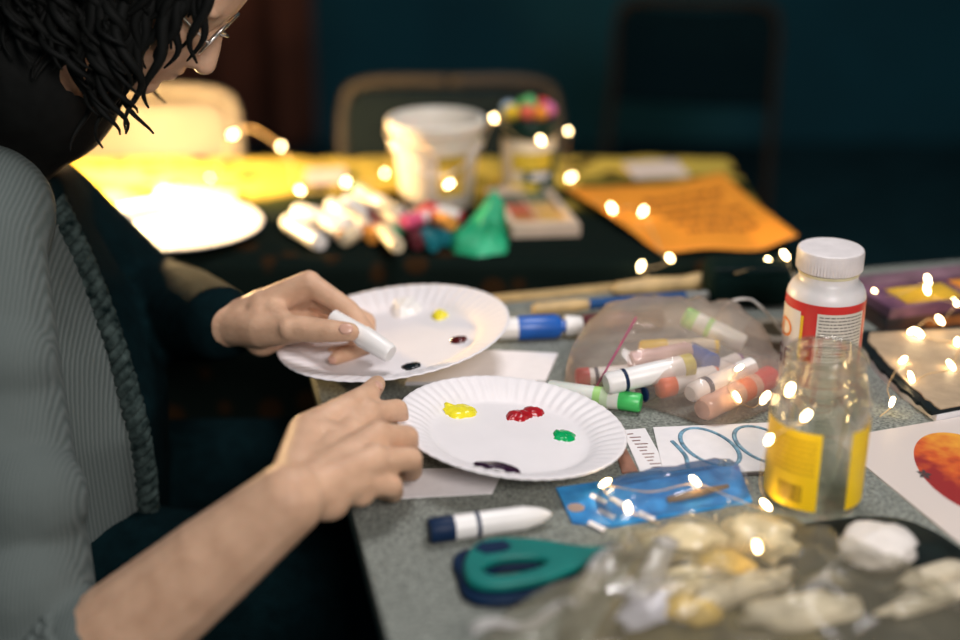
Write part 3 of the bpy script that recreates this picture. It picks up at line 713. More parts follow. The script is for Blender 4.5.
# label patches wrapped on the bottle: angle 0 looks to the camera
gb.scale = (GS, GS, GS)
th0 = math.atan2(-gp.y, -gp.x)
def wrapped(name, m_, a0, a1, z0, z1, off, parent=gb, R=GR, nseg=None):
    nseg = nseg or max(2, int(abs(a1-a0)/math.radians(4))); v = []; f = []
    for i in range(nseg+1):
        a = th0 + math.radians(a0 + 0) + (math.radians(a1-a0))*i/nseg
        for z_ in (z0, z1): v.append(((R+off)*math.cos(a), (R+off)*math.sin(a), z_))
    for i in range(nseg): f.append((2*i, 2*i+2, 2*i+3, 2*i+1))
    mb = MB(); mb.local = True; mb.add(v, f); return mb.build(name, m_, parent, smooth=True)
redl = mat('red_label', (0.60,0.022,0.018), 0.4, var=0.05); lab_w = mat('label_white', (0.74,0.70,0.66), 0.5, var=0.03); yel = mat('label_yellow', (0.85,0.52,0.01), 0.4, var=0.03)
lblo = wrapped('label', redl, -150, 175, 0.012, 0.104, 0.0003)
wrapped('text_panel', mat('label_cream',(0.66,0.62,0.54),0.5,var=0.03), -9, 66, 0.014, 0.0955, 0.0007)
wrapped('yellow_border', yel, -38, -29, 0.014, 0.090, 0.0006); wrapped('white_panel', lab_w, -130, -34, 0.014, 0.094, 0.0009)
inkm = mat('dark_ink', (0.05,0.04,0.04), 0.6); ink2 = mat('maroon_ink', (0.16,0.012,0.04), 0.5); ink3 = mat('orange_ink', (0.75,0.22,0.02), 0.5)
tx = MB(); tx.local = True; rnd = random.Random(5)
for row in range(21):
    z_ = 0.0925 - row*0.0036
    if row in (13,): continue
    a = -6.0
    while a < 62:
        wl = rnd.uniform(3, 8)
        a1 = min(a+wl, 63); 
        aa, ab = th0+math.radians(a), th0+math.radians(a1); r_ = GR+0.0010
        am = (aa+ab)/2; hgt = 0.0011 if row not in (14,) else 0.0017
        tx.add([(r_*math.cos(aa),r_*math.sin(aa),z_),(r_*math.cos(am),r_*math.sin(am),z_),(r_*math.cos(ab),r_*math.sin(ab),z_),(r_*math.cos(ab),r_*math.sin(ab),z_-hgt),(r_*math.cos(am),r_*math.sin(am),z_-hgt),(r_*math.cos(aa),r_*math.sin(aa),z_-hgt)], [(0,1,4,5),(1,2,3,4)])
        a = a1 + rnd.uniform(0.7, 1.6)
tx.build('small_print', inkm, gb)
def wrap_text(body, size, a_right, z_, m_):
    v, f = text_verts(body, size); mb = MB(); mb.local = True; r_ = GR+0.0014
    vv = []
    for x, y, _ in v:
        a = th0 + math.radians(a_right) + x/GR; vv.append((r_*math.cos(a), r_*math.sin(a), z_+y))
    mb.add(vv, f); return mb.build('lettering', m_, gb)
wrap_text('MOD', 0.030, -46, 0.060, ink3); wrap_text('PODGE', 0.030, -42, 0.028, ink2)

# ---- glass jar with yellow label
jp = T(811, 500); JR = 0.0415
jar = thing('glass_jar', 'open clear glass jar with yellow label and barcode', 'jar', jp); jar.scale = (1.0, 1.0, 0.95)
glassm = bpy.data.materials.new('jar_glass'); glassm.use_nodes = True
n, l, b = tune(glassm); b.inputs['Base Color'].default_value = (0.97,0.96,0.88,1); b.inputs['Transmission Weight'].default_value = 1; b.inputs['Roughness'].default_value = 0.02; b.inputs['IOR'].default_value = 1.45
nz = n.new('ShaderNodeTexNoise'); nz.inputs['Scale'].default_value = 25; tcn = n.new('ShaderNodeTexCoord'); l.new(tcn.outputs['Object'], nz.inputs['Vector'])
bp = n.new('ShaderNodeBump'); bp.inputs['Strength'].default_value = 0.12; bp.inputs['Distance'].default_value = 0.003; l.new(nz.outputs['Fac'], bp.inputs['Height']); l.new(bp.outputs['Normal'], b.inputs['Normal'])
outer = [(.030,.0),(.037,.001),(.0402,.005),(JR,.012),(JR,.085),(.0411,.091),(.0400,.101),(.0378,.114),(.0345,.126),(.0330,.131),(.0338,.133),(.0338,.136),(.0322,.139),(.0338,.142),(.0338,.145),(.0318,.149)]
inner = [(.0298,.148),(.0300,.131),(.0318,.125),(.0352,.113),(.0374,.101),(.0385,.091),(.0388,.085),(.0388,.014),(.036,.008),(.028,.0045),(.012,.006),(.0005,.0065)]
m = MB(); m.local = True; m.lathe(outer+inner, 64, caps=False)
m.f.append(tuple(range(63,-1,-1))); N_ = len(outer+inner); m.f.append(tuple((N_-1)*64+k for k in range(64)))
mixg = n.new('ShaderNodeMixShader'); trg = n.new('ShaderNodeBsdfTransparent'); trg.inputs[0].default_value = (0.97,0.97,0.92,1); mixg.inputs[0].default_value = 0.45
l.new(trg.outputs[0], mixg.inputs[1]); l.new(b.outputs[0], mixg.inputs[2]); l.new(mixg.outputs[0], n['Material Output'].inputs['Surface'])
m.build('glass', glassm, jar, smooth=True, angle=50)
th0j = math.atan2(-jp.y, -jp.x)
th0 = th0j
yl = mat('jar_label_yellow', (0.88,0.58,0.01), 0.45, var=0.05, scale=30)
wrapped('label', yl, -98, 6, 0.012, 0.088, 0.0004, jar, JR); wrapped('label', yl, 42, 110, 0.012, 0.088, 0.0004, jar, JR)
bc = MB(); bc.local = True; rnd = random.Random(11)
def strip(mb, a0, a1, z0, z1, R_):
    A0, A1 = th0+math.radians(a0), th0+math.radians(a1); mb.add([(R_*math.cos(A0),R_*math.sin(A0),z0),(R_*math.cos(A1),R_*math.sin(A1),z0),(R_*math.cos(A1),R_*math.sin(A1),z1),(R_*math.cos(A0),R_*math.sin(A0),z1)], [(0,1,2,3)])
a = -42
while a < -12:
    wd = rnd.choice((0.5,0.9,1.4)); strip(bc, a, a+wd, 0.019, 0.036, JR+0.0009); a += wd + rnd.choice((0.6,1.0,1.3))
bc.build('barcode', mat('brown_ink',(0.34,0.20,0.012),0.6), jar)
bc = MB(); bc.local = True
for row in range(7):
    a = -52
    while a < 0: wd = rnd.uniform(2,6); strip(bc, a, min(a+wd,1), 0.080-row*0.0052, 0.0780-row*0.0052, JR+0.0009); a += wd+1.4
bc.build('small_print', mat('ochre_ink',(0.62,0.37,0.01),0.6), jar)

# ---- cards at the right
orangem = bpy.data.materials.new('orange_print_card'); orangem.use_nodes = True
def print_mat(m, cx, cy, rx, ry):
    n, l, b = tune(m); b.inputs['Roughness'].default_value = 0.45
    tc = n.new('ShaderNodeTexCoord'); mp = n.new('ShaderNodeMapping'); mp.inputs['Location'].default_value = (-cx/rx, -cy/ry, 0); mp.inputs['Scale'].default_value = (1/rx, 1/ry, 0); l.new(tc.outputs['Object'], mp.inputs['Vector'])
    ln = n.new('ShaderNodeVectorMath'); ln.operation = 'LENGTH'; l.new(mp.outputs[0], ln.inputs[0])
    st = n.new('ShaderNodeMath'); st.operation = 'LESS_THAN'; st.inputs[1].default_value = 1; l.new(ln.outputs['Value'], st.inputs[0])
    sx = n.new('ShaderNodeSeparateXYZ'); l.new(mp.outputs[0], sx.inputs[0])
    nz = n.new('ShaderNodeTexNoise'); nz.inputs['Scale'].default_value = 60; l.new(tc.outputs['Object'], nz.inputs['Vector'])
    ad = n.new('ShaderNodeMath'); ad.operation = 'MULTIPLY_ADD'; ad.inputs[1].default_value = 0.5; sm = n.new('ShaderNodeMath'); sm.operation = 'MULTIPLY_ADD'; sm.inputs[1].default_value = 0.6; l.new(sx.outputs['X'], sm.inputs[0]); l.new(sx.outputs['Y'], sm.inputs[2]); l.new(sm.outputs[0], ad.inputs[0])
    a2 = n.new('ShaderNodeMath'); a2.operation = 'ADD'; a2.inputs[1].default_value = -0.13; l.new(nz.outputs['Fac'], a2.inputs[0]); l.new(a2.outputs[0], ad.inputs[2])
    rp = n.new('ShaderNodeValToRGB'); e = rp.color_ramp.elements; e[0].position = 0.1; e[0].color = (0.30,0.02,0.02,1); e[1].position = 0.9; e[1].color = (0.80,0.36,0.04,1); x = e.new(0.42); x.color = (0.62,0.10,0.02,1)
    l.new(ad.outputs[0], rp.inputs['Fac'])
    mx = n.new('ShaderNodeMix'); mx.data_type = 'RGBA'; l.new(st.outputs[0], mx.inputs['Factor']); mx.inputs['A'].default_value = (0.66,0.58,0.53,1); l.new(rp.outputs['Color'], mx.inputs['B'])
    l.new(mx.outputs['Result'], b.inputs['Base Color'])
oc = T(832, 440); d1 = (T(960,418)-oc).normalized(); d2 = (T(960,545)-oc).normalized()
poly = [oc, oc+d1*0.26, oc+d1*0.26+d2*0.32, oc+d2*0.32]; cc = T(971,474)
o = MB().slab(poly, TZ, TZ+0.0015).build('fruit_card', orangem, origin=(oc.x,oc.y,TZ)); print_mat(orangem, cc.x-oc.x, cc.y-oc.y, 0.046, 0.080)
tag(o, 'white card printed with a red-orange fruit, right of the jar', 'card')
st = T(924,476); m = MB()
for k in range(5):
    a = k*2*PI/5; m.add([(st.x,st.y,TZ+.0018),(st.x+.004*math.cos(a-.5),st.y+.006*math.sin(a-.5),TZ+.0018),(st.x+.007*math.cos(a),st.y+.010*math.sin(a),TZ+.0018),(st.x+.004*math.cos(a+.5),st.y+.006*math.sin(a+.5),TZ+.0018)],[(0,1,2,3)])
plabel(m.build('printed_stem', inkm, o), 'dark star-shaped stem mark')

# tan notebook with ragged black edge
nb = thing('notebook', 'tan paper-covered notebook with ragged black edge, right of the bottles', 'notebook', T(900,380))
base = [(858,346),(868,360),(900,392),(932,418),(990,408),(1000,330),(862,334)]
MB().slab([T(x,y+2,0) for x,y in [(862,352),(876,372),(905,398),(936,420),(992,408),(1000,334),(866,338)]], TZ, TZ+0.007).build('pages', PAPER, nb)
rg = [(858,344)] ; rnd = random.Random(2)
edge = [(858,344),(866,355),(876,367),(888,379),(900,390),(912,400),(924,410),(934,417)]
ragged = []
for i in range(len(edge)-1):
    for t in (0,0.33,0.66): ragged.append((edge[i][0]*(1-t)+edge[i+1][0]*t + rnd.uniform(-1.5,1.5), edge[i][1]*(1-t)+edge[i+1][1]*t + rnd.uniform(-1.5,1.5)))
MB().slab([T(x,y,0.007) for x,y in ragged + [(992,404),(1000,328),(862,334)]], TZ+0.007, TZ+0.011).build('cover', BLACKP, nb)
tanm = mat('tan_paper', (0.42,0.31,0.20), 0.55, var=0.12, scale=60, bump=0.4, bscale=120)
MB().slab([T(x+9,y-5+rnd.uniform(-1,1),0.011) for x,y in ragged] + [T(992,400,0.011), T(1000,328,0.011), T(870,334,0.011)], TZ+0.011, TZ+0.0125).build('tan_sheet', tanm, nb)

# stack at the back right
bx = T(935, 326)
def deskbox(name, label, cat, c, sz, rz, m, h, extra=None):
    o = thing(name, label, cat, (c.x, c.y, TZ+h), (0,0,rz)); mb = MB(); mb.local = True; mb.box((0,0,sz[2]/2), sz); mb.build('body', m, o, bevel=0.002); return o
b1o = deskbox('craft_box', 'dark craft box beneath the purple and yellow packet', 'box', bx+Vector((0.02,0.05,0)), (0.20,0.11,0.020), A, mat('dark_box',(0.016,0.016,0.03),0.5,var=0.5,scale=30,col2=(0.12,0.045,0.02)), 0)
m = MB(); m.local = True; m.box((0.0,-0.0555,0.010),(0.10,0.001,0.010)); m.build('print', mat('rust_print',(0.38,0.13,0.03),0.5,var=0.4), b1o)
b2o = deskbox('craft_packet', 'purple packet with yellow and orange print on the dark craft box', 'packet', bx+Vector((0.025,0.05,0)), (0.215,0.105,0.014), A+0.06, mat('purple_print',(0.10,0.035,0.10),0.45,var=0.5,scale=25,col2=(0.22,0.10,0.16)), 0.020)
m = MB(); m.local = True; m.box((-0.045,-0.0225,0.0145),(0.075,0.046,0.001)); plabel(m.build('yellow_print', mat('mustard_print',(0.62,0.38,0.03),0.45,var=0.25), b2o), 'yellow printed area')
m = MB(); m.local = True; m.box((0.055,-0.020,0.0145),(0.10,0.05,0.001)); plabel(m.build('orange_print', mat('orange_print',(0.75,0.28,0.03),0.45,var=0.3), b2o), 'orange printed area')
m = MB(); m.local = True; m.box((0.0,0.030,0.0145),(0.19,0.030,0.001)); plabel(m.build('pink_print', mat('pinkish_print',(0.20,0.11,0.14),0.45,var=0.5,scale=30), b2o), 'mottled pink printed area')

# spiral card and small cards
so = flat('spiral_card', 'white card with blue loops, left of the glass jar', 'card', [(653,429),(800,423),(800,471),(664,477)], PAPER, 0.002)
MB().slab([T(x,y) for x,y in [(664,477.5),(800,471.5),(800,474),(665,480)]], TZ, TZ+0.0015).build('dark_edge', inkm, so)
loopm = mat('blue_loop', (0.14,0.29,0.40), 0.5, var=0.5, scale=200)
lp = [(672,441),(680,449),(686,457),(688,468)]
MB().tube(spline([T(x,y,.0022) for x,y in lp],8), 0.0022, 6, flat=0.4).build('blue_loop', loopm, so, smooth=True)
for cx, cy, tilt in ((710,447,0.42),(764,445,0.42)):
    pts = []
    for k in range(40):
        a = 2*PI*k/40 ; ex, ey = 32*math.cos(a), 15*math.sin(a); pts.append(T(cx+ex*math.cos(tilt)-ey*math.sin(tilt), cy+ex*math.sin(tilt)+ey*math.cos(tilt), .0022))
    MB().tube(pts+[pts[0]], 0.0022, 6, caps=False, flat=0.4).build('blue_loop', loopm, so, smooth=True)
sc_ = flat('price_card', 'small white printed card tucked beside the nearest plate', 'card', [(622,431),(645,429),(668,470),(640,472)], PAPER, 0.001)
m = MB()
for k in range(11):
    x0, y0 = 627+k*2.5, 434+k*3.3; m.slab([T(x0,y0,.001),T(x0+6+(k*5)%8,y0-.6,.001),T(x0+6.5+(k*5)%8,y0+.2,.001),T(x0+.5,y0+.8,.001)], TZ+.001, TZ+.0013)
m.build('small_print', mat('brown_print',(0.22,0.12,0.10),0.6), sc_)
flat('brown_card', 'narrow brown card beside the small printed card', 'card', [(612,440),(620,438),(638,472),(622,474)], mat('brown_card',(0.24,0.11,0.07),0.6,var=0.3), 0.0015)

# blue blister pack
bq = [(556,490),(737,464),(752,503),(612,528),(572,524)]
bo = thing('blister_pack', 'blue card pack under clear plastic, in front of the spiral card', 'packet', T(655,500))
bluem = mat('blue_print', (0.010,0.20,0.58), 0.4, var=0.3, scale=45, col2=(0.05,0.34,0.72))
MB().slab([T(x,y) for x,y in bq], TZ, TZ+0.0025).build('card', bluem, bo)
m = MB()
for x,y in ((592,493),(600,508),(590,520),(640,510),(612,496)):
    m.slab([T(x,y,.0025),T(x+16,y+8,.0025),T(x+13,y+12,.0025),T(x-3,y+4,.0025)], TZ+.0025, TZ+.0028)
m.build('white_print', PAPER, bo)
ho = T(576,508,.0025); m = MB(); m.lathe([(.0045,TZ+.0026),(.0075,TZ+.0030),(.0045,TZ+.0034)], 20, c=(ho.x,ho.y,0)); m.build('hang_hole', mat('tan_hole',(0.35,0.25,0.2),0.6), bo)
def dome(name, px, hgt, m_, parent, seed, wr=0.004, h0=0.003):
    ring = spline([T(x,y,0) for x,y in px], 5, True); c = sum(ring, Vector())/len(ring); NA = len(ring); NR = 9; v = []; f = []
    for j in range(NR+1):
        q = 1-j/NR
        for p in ring:
            b2 = c.lerp(p, q); e = min(1, (1-q)*4); w_ = wr*noise.noise(Vector((b2.x*45+seed, b2.y*45, seed)))+wr*0.6*noise.noise(Vector((b2.x*110, b2.y*110, seed)))
            v.append((b2.x, b2.y, TZ+h0+ max(0.0, hgt*math.sqrt(e)*(0.9+0.1*(1-q)) + w_*e)))
    for j in range(NR):
        for i in range(NA): i2=(i+1)%NA; f.append((j*NA+i, j*NA+i2, (j+1)*NA+i2, (j+1)*NA+i))
    mb = MB(); mb.add(v, f); return mb.build(name, m_, parent, smooth=True)
clear = film('clear_blister', (0.98,0.99,1.0), 0.08, 0.8, 0.10, (0.75,0.82,0.9))
dome('clear_plastic', [(600,492),(660,478),(735,468),(748,500),(690,512),(610,522)], 0.014, clear, bo, 3.3)
a, b_ = T(668,500,.008), T(728,486,.008)
m = MB(); m.tube([a, a.lerp(b_,.5), b_], [.003,.004,.002], 8); plabel(m.build('brown_rod', mat('bronze',(0.25,0.14,0.05),0.4), bo, smooth=True), 'brown stick under the plastic')

# ---- scissors
sc0 = thing('scissors', 'teal and navy handled scissors beside the white marker', 'scissors', T(540,570))
def ring_part(name, outer, inner, z0, z1, m_):
    """handle plate with finger hole"""
    po = spline([T(x,y-5,z1) for x,y in outer], 5, True); pi = spline([T(x,y-5,z1) for x,y in inner], 5, True)
    def res(P, n):
        L = [0]; 
        for i in range(len(P)): L.append(L[-1]+(P[(i+1)%len(P)]-P[i]).length)
        out = []
        for k in range(n):
            s = L[-1]*k/n; i = max(j for j in range(len(P)) if L[j] <= s); t = (s-L[i])/max(1e-9, L[i+1]-L[i]); out.append(P[i].lerp(P[(i+1)%len(P)], t))
        return out
    n_ = 60; po, pi = res(po, n_), res(pi, n_)
    k0 = min(range(n_), key=lambda k: (po[k]-pi[0]).length); po = po[k0:]+po[:k0]
    v = []
    for P, sc in ((po,1),(pi,1)):
        for z_ in (z0, z1): v += [(p.x,p.y,TZ+z_) for p in P]
    f = []
    for k in range(n_):
        k2=(k+1)%n_
        f += [(k,k2,n_+k2,n_+k), (2*n_+k2,2*n_+k,3*n_+k,3*n_+k2), (n_+k,n_+k2,3*n_+k2,3*n_+k), (k2,k,2*n_+k,2*n_+k2)]
    mb = MB(); mb.add(v, f); return mb.build(name, m_, sc0, smooth=True, bevel=0.0032, angle=50)
ring_part('handle', [(466,560),(476,547),(498,541),(540,543),(578,549),(618,552),(614,560),(578,570),(548,581),(502,589),(472,586),(464,574)], [(482,571),(500,562),(535,560),(547,566),(530,574),(495,579)], 0.008, 0.016, TEAL)
plabel(ring_part('handle', [(453,562),(458,580),(464,598),(490,606),(540,600),(585,580),(614,562),(585,556),(520,552),(470,552)], [(484,584),(510,590),(545,582),(556,572),(520,570),(492,574)], 0.001, 0.008, mat('navy_teal',(0.002,0.015,0.045),0.5,spec=0.15)), 'dark blue underside handle')
m = MB(); m.slab([T(x,y,.016) for x,y in [(474,549),(482,543),(504,541),(512,546),(506,551),(486,554)]], TZ+.0155, TZ+.0168); m.build('finger_hole_shade', NAVY, sc0)  # dark slab imitates the shade of a small finger hole; no opening cut
sp2 = T(612,551,.014)
for (x1,y1,z0,z1) in ((700,540,.0085,.010),(706,552,.006,.0075)):
    MB().slab([T(598,546,z0),T(602,560,z0),T((x1+604)/2,(y1+558)/2,z0),T(x1,y1,z0),T((x1+600)/2,(y1+543)/2,z0)], TZ+z0, TZ+z1).build('blade', SILVER, sc0)
m = MB(); m.lathe([(.004,TZ+.005),(.004,TZ+.017),(.003,TZ+.018)], 16, c=(sp2.x,sp2.y,0)); m.build('pivot', SILVER, sc0, smooth=True, angle=40)

# ---- foreground: clear bag with cream and gold scraps, black wrap, cotton
flat('printed_sheet', 'dark olive mottled sheet lying under the cellophane bag', 'paper', [(640,548),(775,532),(795,560),(850,700),(560,700)], mat('olive_print', (0.035,0.032,0.014), 0.6, var=0.6, scale=28, spec=0.2, col2=(0.20,0.16,0.06)), 0.0008)
clearb = film('cellophane', (0.99,0.99,0.97), 0.15, 0.5, 0.16, (1.0,0.88,0.62), 0.5)
cb = thing('cellophane_bag', 'crumpled clear cellophane bag at the bottom right corner', 'plastic bag', T(720,610))
dome('film', [(480,640),(560,600),(640,545),(720,528),(800,535),(860,560),(930,590),(990,640),(980,720),(700,740),(470,720)], 0.030, clearb, cb, 6.1, 0.020)
dome('fold', [(560,620),(620,560),(650,545),(668,552),(640,600),(600,650),(570,660)], 0.026, clearb, cb, 9.4, 0.010)
cream = mat('cream_scrap', (0.78,0.66,0.42), 0.6, var=0.15, scale=50, bump=0.3); gold = mat('gold_scrap', (0.62,0.42,0.10), 0.45, var=0.3, scale=60); palew = mat('pale_scrap', (0.56,0.49,0.36), 0.6, var=0.25, scale=40)
def scrap(px, py, sx, sy, sz, rz, m_, seed, label, cat='scrap', name='fabric_scrap', group='scraps in the cellophane bag'):
    c = T(px, py); mb = MB(); NU, NV = 18, 12; v = []; f = []
    R = Matrix.Rotation(rz, 3, 'Z')
    for j in range(NV+1):
        t = PI*j/NV
        for k in range(NU):
            a = 2*PI*k/NU; q = Vector((math.sin(t)*math.cos(a), math.sin(t)*math.sin(a), math.cos(t)))
            e = 1 + 0.35*noise.noise(q*1.8+Vector((seed,0,0))) + 0.18*noise.noise(q*4.5+Vector((0,seed,0)))
            p = Vector((q.x*sx, q.y*sy, q.z*sz))*e; p = R @ p; v.append((c.x+p.x, c.y+p.y, TZ + max(0.0008, sz*0.8 + p.z)))
    for j in range(NV):
        for k in range(NU): k2=(k+1)%NU; f.append((j*NU+k,(j+1)*NU+k,(j+1)*NU+k2,j*NU+k2))
    mb.add(v, f); o = mb.build(name, m_, origin=(c.x,c.y,TZ), smooth=True); tag(o, label, cat, group); return o
scrap(684,553,.038,.020,.012,.2, cream, 1.0, 'cream scrap at the back left of the cellophane bag')
scrap(757,552,.030,.024,.016,-.3, cream, 2.0, 'thick cream scrap behind the others in the cellophane bag')
scrap(680,590,.030,.014,.009,.1, cream, 3.0, 'cream scrap in the middle left of the cellophane bag')
scrap(735,600,.055,.012,.009,.5, palew, 4.0, 'long pale strip slanting across the cellophane bag')
scrap(690,620,.022,.012,.010,-.2, gold, 5.0, 'small gold scrap at the left of the cellophane bag')
scrap(800,620,.050,.018,.010,.15, palew, 6.0, 'wide pale scrap at the bottom of the cellophane bag')
scrap(645,618,.026,.016,.009,.7, mat('lilac_scrap',(0.60,0.60,0.72),0.5), 7.0, 'lilac-white scrap at the left end of the cellophane bag')
scrap(722,573,.024,.014,.010,.0, gold, 8.0, 'gold scrap between the cream scraps in the cellophane bag')
for i_, (xa,ya,xb,yb,hw) in enumerate(((612,552,566,612,.008),(668,545,628,606,.010),(560,612,470,634,.006))):
    a_, b__ = T(xa,ya,.022), T(xb,yb,.026); sd = (b__-a_).cross(Vector((0,0,1))).normalized()*hw; m = MB()
    for k in range(9):
        q_ = a_.lerp(b__, k/8) + Vector((0,0,.006*math.sin(k*.9+i_))); m.v += [tuple(q_-sd), tuple(q_+Vector((0,0,.004))), tuple(q_+sd)]
    for k in range(8): m.f += [(3*k,3*k+1,3*k+4,3*k+3),(3*k+1,3*k+2,3*k+5,3*k+4)]
    m.build('crease', film('pale_crease', (1,1,1), 0.55, 0.5, 0.2, (0.85,0.82,0.80)), cb, smooth=True, solid=0.0006)
wr_ = [(785,530),(850,518),(905,520),(960,548),(1010,600),(1000,690),(860,690),(800,600),(775,560)]
wrapm = mat('black_wrap', (0.006,0.011,0.010), 0.45, var=0.4, scale=40, spec=0.2)
ring = spline([T(x,y) for x,y in wr_], 5, True)
bo2 = dome('black_wrap', wr_, 0.0035, wrapm, None, 5.5, 0.0025, 0.0004); tag(bo2, 'crumpled black wrapping sheet at the bottom right', 'wrapping')
bo2.data.transform(Matrix.Translation(-T(880,580))); bo2.location = T(880,580)
co = scrap(874,562,.032,.028,.014,.2, mat('cotton',(0.72,0.67,0.62),0.9,var=0.06,bump=0.5,bscale=150), 11.0, 'white cotton puff on the black wrapping', 'cotton', 'cotton_puff', None)
co.location.z += 0.004
o = scrap(935,585,.035,.010,.007,.35, palew, 12.0, 'pale paper strip at the right of the black wrapping', 'scrap', 'paper_strip', None); o.location.z += 0.004
o = scrap(930,608,.050,.011,.006,.45, palew, 13.0, 'pale paper strip at the lower right corner', 'scrap', 'paper_strip', None); o.location.z += 0.004

# ================================================================== things on the far table
FZ = TZ + FT
def F(x, y, h=0.0): return T(x, y, FT+h)
# bucket
bp_ = F(437, 203); BT = 0.064; BB = 0.052; BH = 0.128
bk = thing('bucket', 'white plastic bucket with a yellow label, lit bright on one side', 'bucket', bp_)
bkm = mat('bucket_white', (0.80,0.74,0.64), 0.4, var=0.03, sss=0.1)
m = MB(); m.local = True; m.lathe([(.001,.0),(BB-.003,.0),(BB,.003),(BT,BH-.012),(BT-.0022,BH-.012),(BB-.0025,.005),(.001,.005)], 64, caps=False); m.build('bucket_body', bkm, bk, smooth=True, angle=45)
m = MB(); m.local = True; m.lathe([(BT-.002,BH-.016),(BT+.006,BH-.016),(BT+.0075,BH-.013),(BT+.0075,BH-.002),(BT+.005,BH),(BT-.0005,BH),(BT-.002,BH-.002),(BT-.002,BH-.016)], 64, caps=False); m.build('rim', bkm, bk, smooth=True, angle=45)
m = MB(); m.local = True; m.lathe([(BT-.005,BH-.034),(BT+.0018,BH-.034),(BT+.0025,BH-.031),(BT-.001,BH-.029)], 64, caps=False); m.build('ridge', bkm, bk, smooth=True, angle=45)
th0 = math.atan2(-bp_.y, -bp_.x); v=[]; f=[]
for i in range(13):
    a = th0+math.radians(2+42*i/12)
    for z_ in (0.026, 0.085): r_ = BB+(BT-BB)*z_/(BH-.012)+.0012; v.append((r_*math.cos(a), r_*math.sin(a), z_))
for i in range(12): f.append((2*i,2*i+2,2*i+3,2*i+1))
m = MB(); m.local = True; m.add(v,f); plabel(m.build('label', mat('bucket_label',(0.52,0.36,0.04),0.5,var=0.4,scale=30), bk, smooth=True), 'mustard yellow label')
m = MB(); m.local = True
m.tube([(math.cos(th0+a)*(BT+.009), math.sin(th0+a)*(BT+.009), BH-.018-0.05*math.sin(a+PI/2)**2*(1 if abs(a)<PI/2 else 0)) for a in np.linspace(-PI/2, PI/2, 30)], 0.0014, 6); m.build('handle', SILVER, bk, smooth=True)
# jar full of pompoms
jp2 = F(528, 192); jo = thing('craft_jar', 'green and yellow labelled jar topped with coloured pompoms', 'jar', jp2)
m = MB(); m.local = True; m.lathe([(.036,0),(.040,.003),(.041,.01),(.041,.080),(.038,.087),(.036,.090),(.036,.114)], 40); m.build('jar_body', mat('jar_cream',(0.72,0.62,0.45),0.35,var=0.05), jo, smooth=True, angle=45)
m = MB(); m.local = True; m.lathe([(.0395,.088),(.0405,.090),(.0405,.112),(.039,.115),(.036,.115)], 40); m.build('collar', mat('dark_green_plastic',(0.003,0.022,0.016),0.4,spec=0.2), jo, smooth=True, angle=45)
th0 = math.atan2(-jp2.y, -jp2.x)
wrapped('label', mat('jar_green',(0.003,0.05,0.03),0.4,var=0.2,spec=0.2), -10, 95, 0.010, 0.070, 0.0005, jo, .041)
wrapped('yellow_band', mat('jar_yellow',(0.70,0.50,0.04),0.4), -35, 52, 0.044, 0.070, 0.0011, jo, .041); wrapped('yellow_band', mat('jar_yellow',(0.70,0.50,0.04),0.4), -40, 20, 0.012, 0.026, 0.0011, jo, .041)
wrapped('white_band', PAPER, 5, 45, 0.030, 0.040, 0.0012, jo, .041)
rnd = random.Random(4)
cols = [('yellow',(0.75,0.5,0.03)),('coral',(0.72,0.14,0.08)),('orange',(0.78,0.28,0.03)),('mint',(0.12,0.45,0.16)),('pink',(0.66,0.15,0.35)),('pale blue',(0.35,0.48,0.60)),('green',(0.10,0.42,0.10)),('red',(0.62,0.05,0.04))]
spots = [(-.026,-.012,0),(-.004,-.020,.002),(.016,-.016,.0),(.0,.004,.010),(.028,.004,0),(-.030,.012,0),(-.008,.028,.0),(.020,.024,.002)]
for (nm, c), (sx, sy, sz) in zip(cols, spots):
    pc = jp2 + Vector((sx, sy, .1245+sz)); mb = MB(); NU, NV = 20, 14; v=[]; f=[]
    for j in range(NV+1):
        for k in range(NU):
            t, a = PI*j/NV, 2*PI*k/NU; q = Vector((math.sin(t)*math.cos(a), math.sin(t)*math.sin(a), math.cos(t))); v.append(pc+q*0.0112*(1+0.10*rnd.random()))
    for j in range(NV):
        for k in range(NU): k2=(k+1)%NU; f.append((j*NU+k,(j+1)*NU+k,(j+1)*NU+k2,j*NU+k2))
    mb.add(v,f); tag(mb.build('pompom', mat('pompom_'+nm.replace(' ','_'), c, 0.95, bump=0.4), origin=pc, smooth=True), nm+' fuzzy pompom heaped on top of the green and yellow jar', 'pompom', 'pompoms on the jar')
# shallow tray box with paint pans
q = [F(x,y) for x,y in ((512,238),(580,236),(545,194),(486,200))]
tc0 = sum(q, Vector())/4; tray = thing('paint_tray', 'pale tray of watercolours lying in front of the jar', 'tray', tc0)
def inset(P, s): c = sum(P, Vector())/4; return [c.lerp(p, s) for p in P]
ty = mat('tray_cream',(0.66,0.52,0.40),0.45,var=0.05)
MB().slab(q, FZ, FZ+0.010).build('base', ty, tray)
qo, qi = q, inset(q, 0.80); m = MB()
for i in range(4): j=(i+1)%4; m.slab([qo[i],qo[j],qi[j],qi[i]], FZ+0.010, FZ+0.017)
m.build('rim', ty, tray)
def bil(P, s, t): return P[0].lerp(P[1], s).lerp(P[3].lerp(P[2], s), t)
pans = [(0.45,0.17,0.05),(0.55,0.33,0.08),(0.50,0.10,0.06),(0.60,0.36,0.12),(0.07,0.10,0.08),(0.10,0.14,0.10)]
for i, c in enumerate(pans):
    s0, t0 = (i%2)*0.5+0.03, (i//2)/3+0.03
    MB().slab([bil(qi,s0,t0),bil(qi,s0+.44,t0),bil(qi,s0+.44,t0+.27),bil(qi,s0,t0+.27)], FZ+0.010, FZ+0.013).build('paint_pan', mat('pan_%d'%i, c, 0.4), tray)
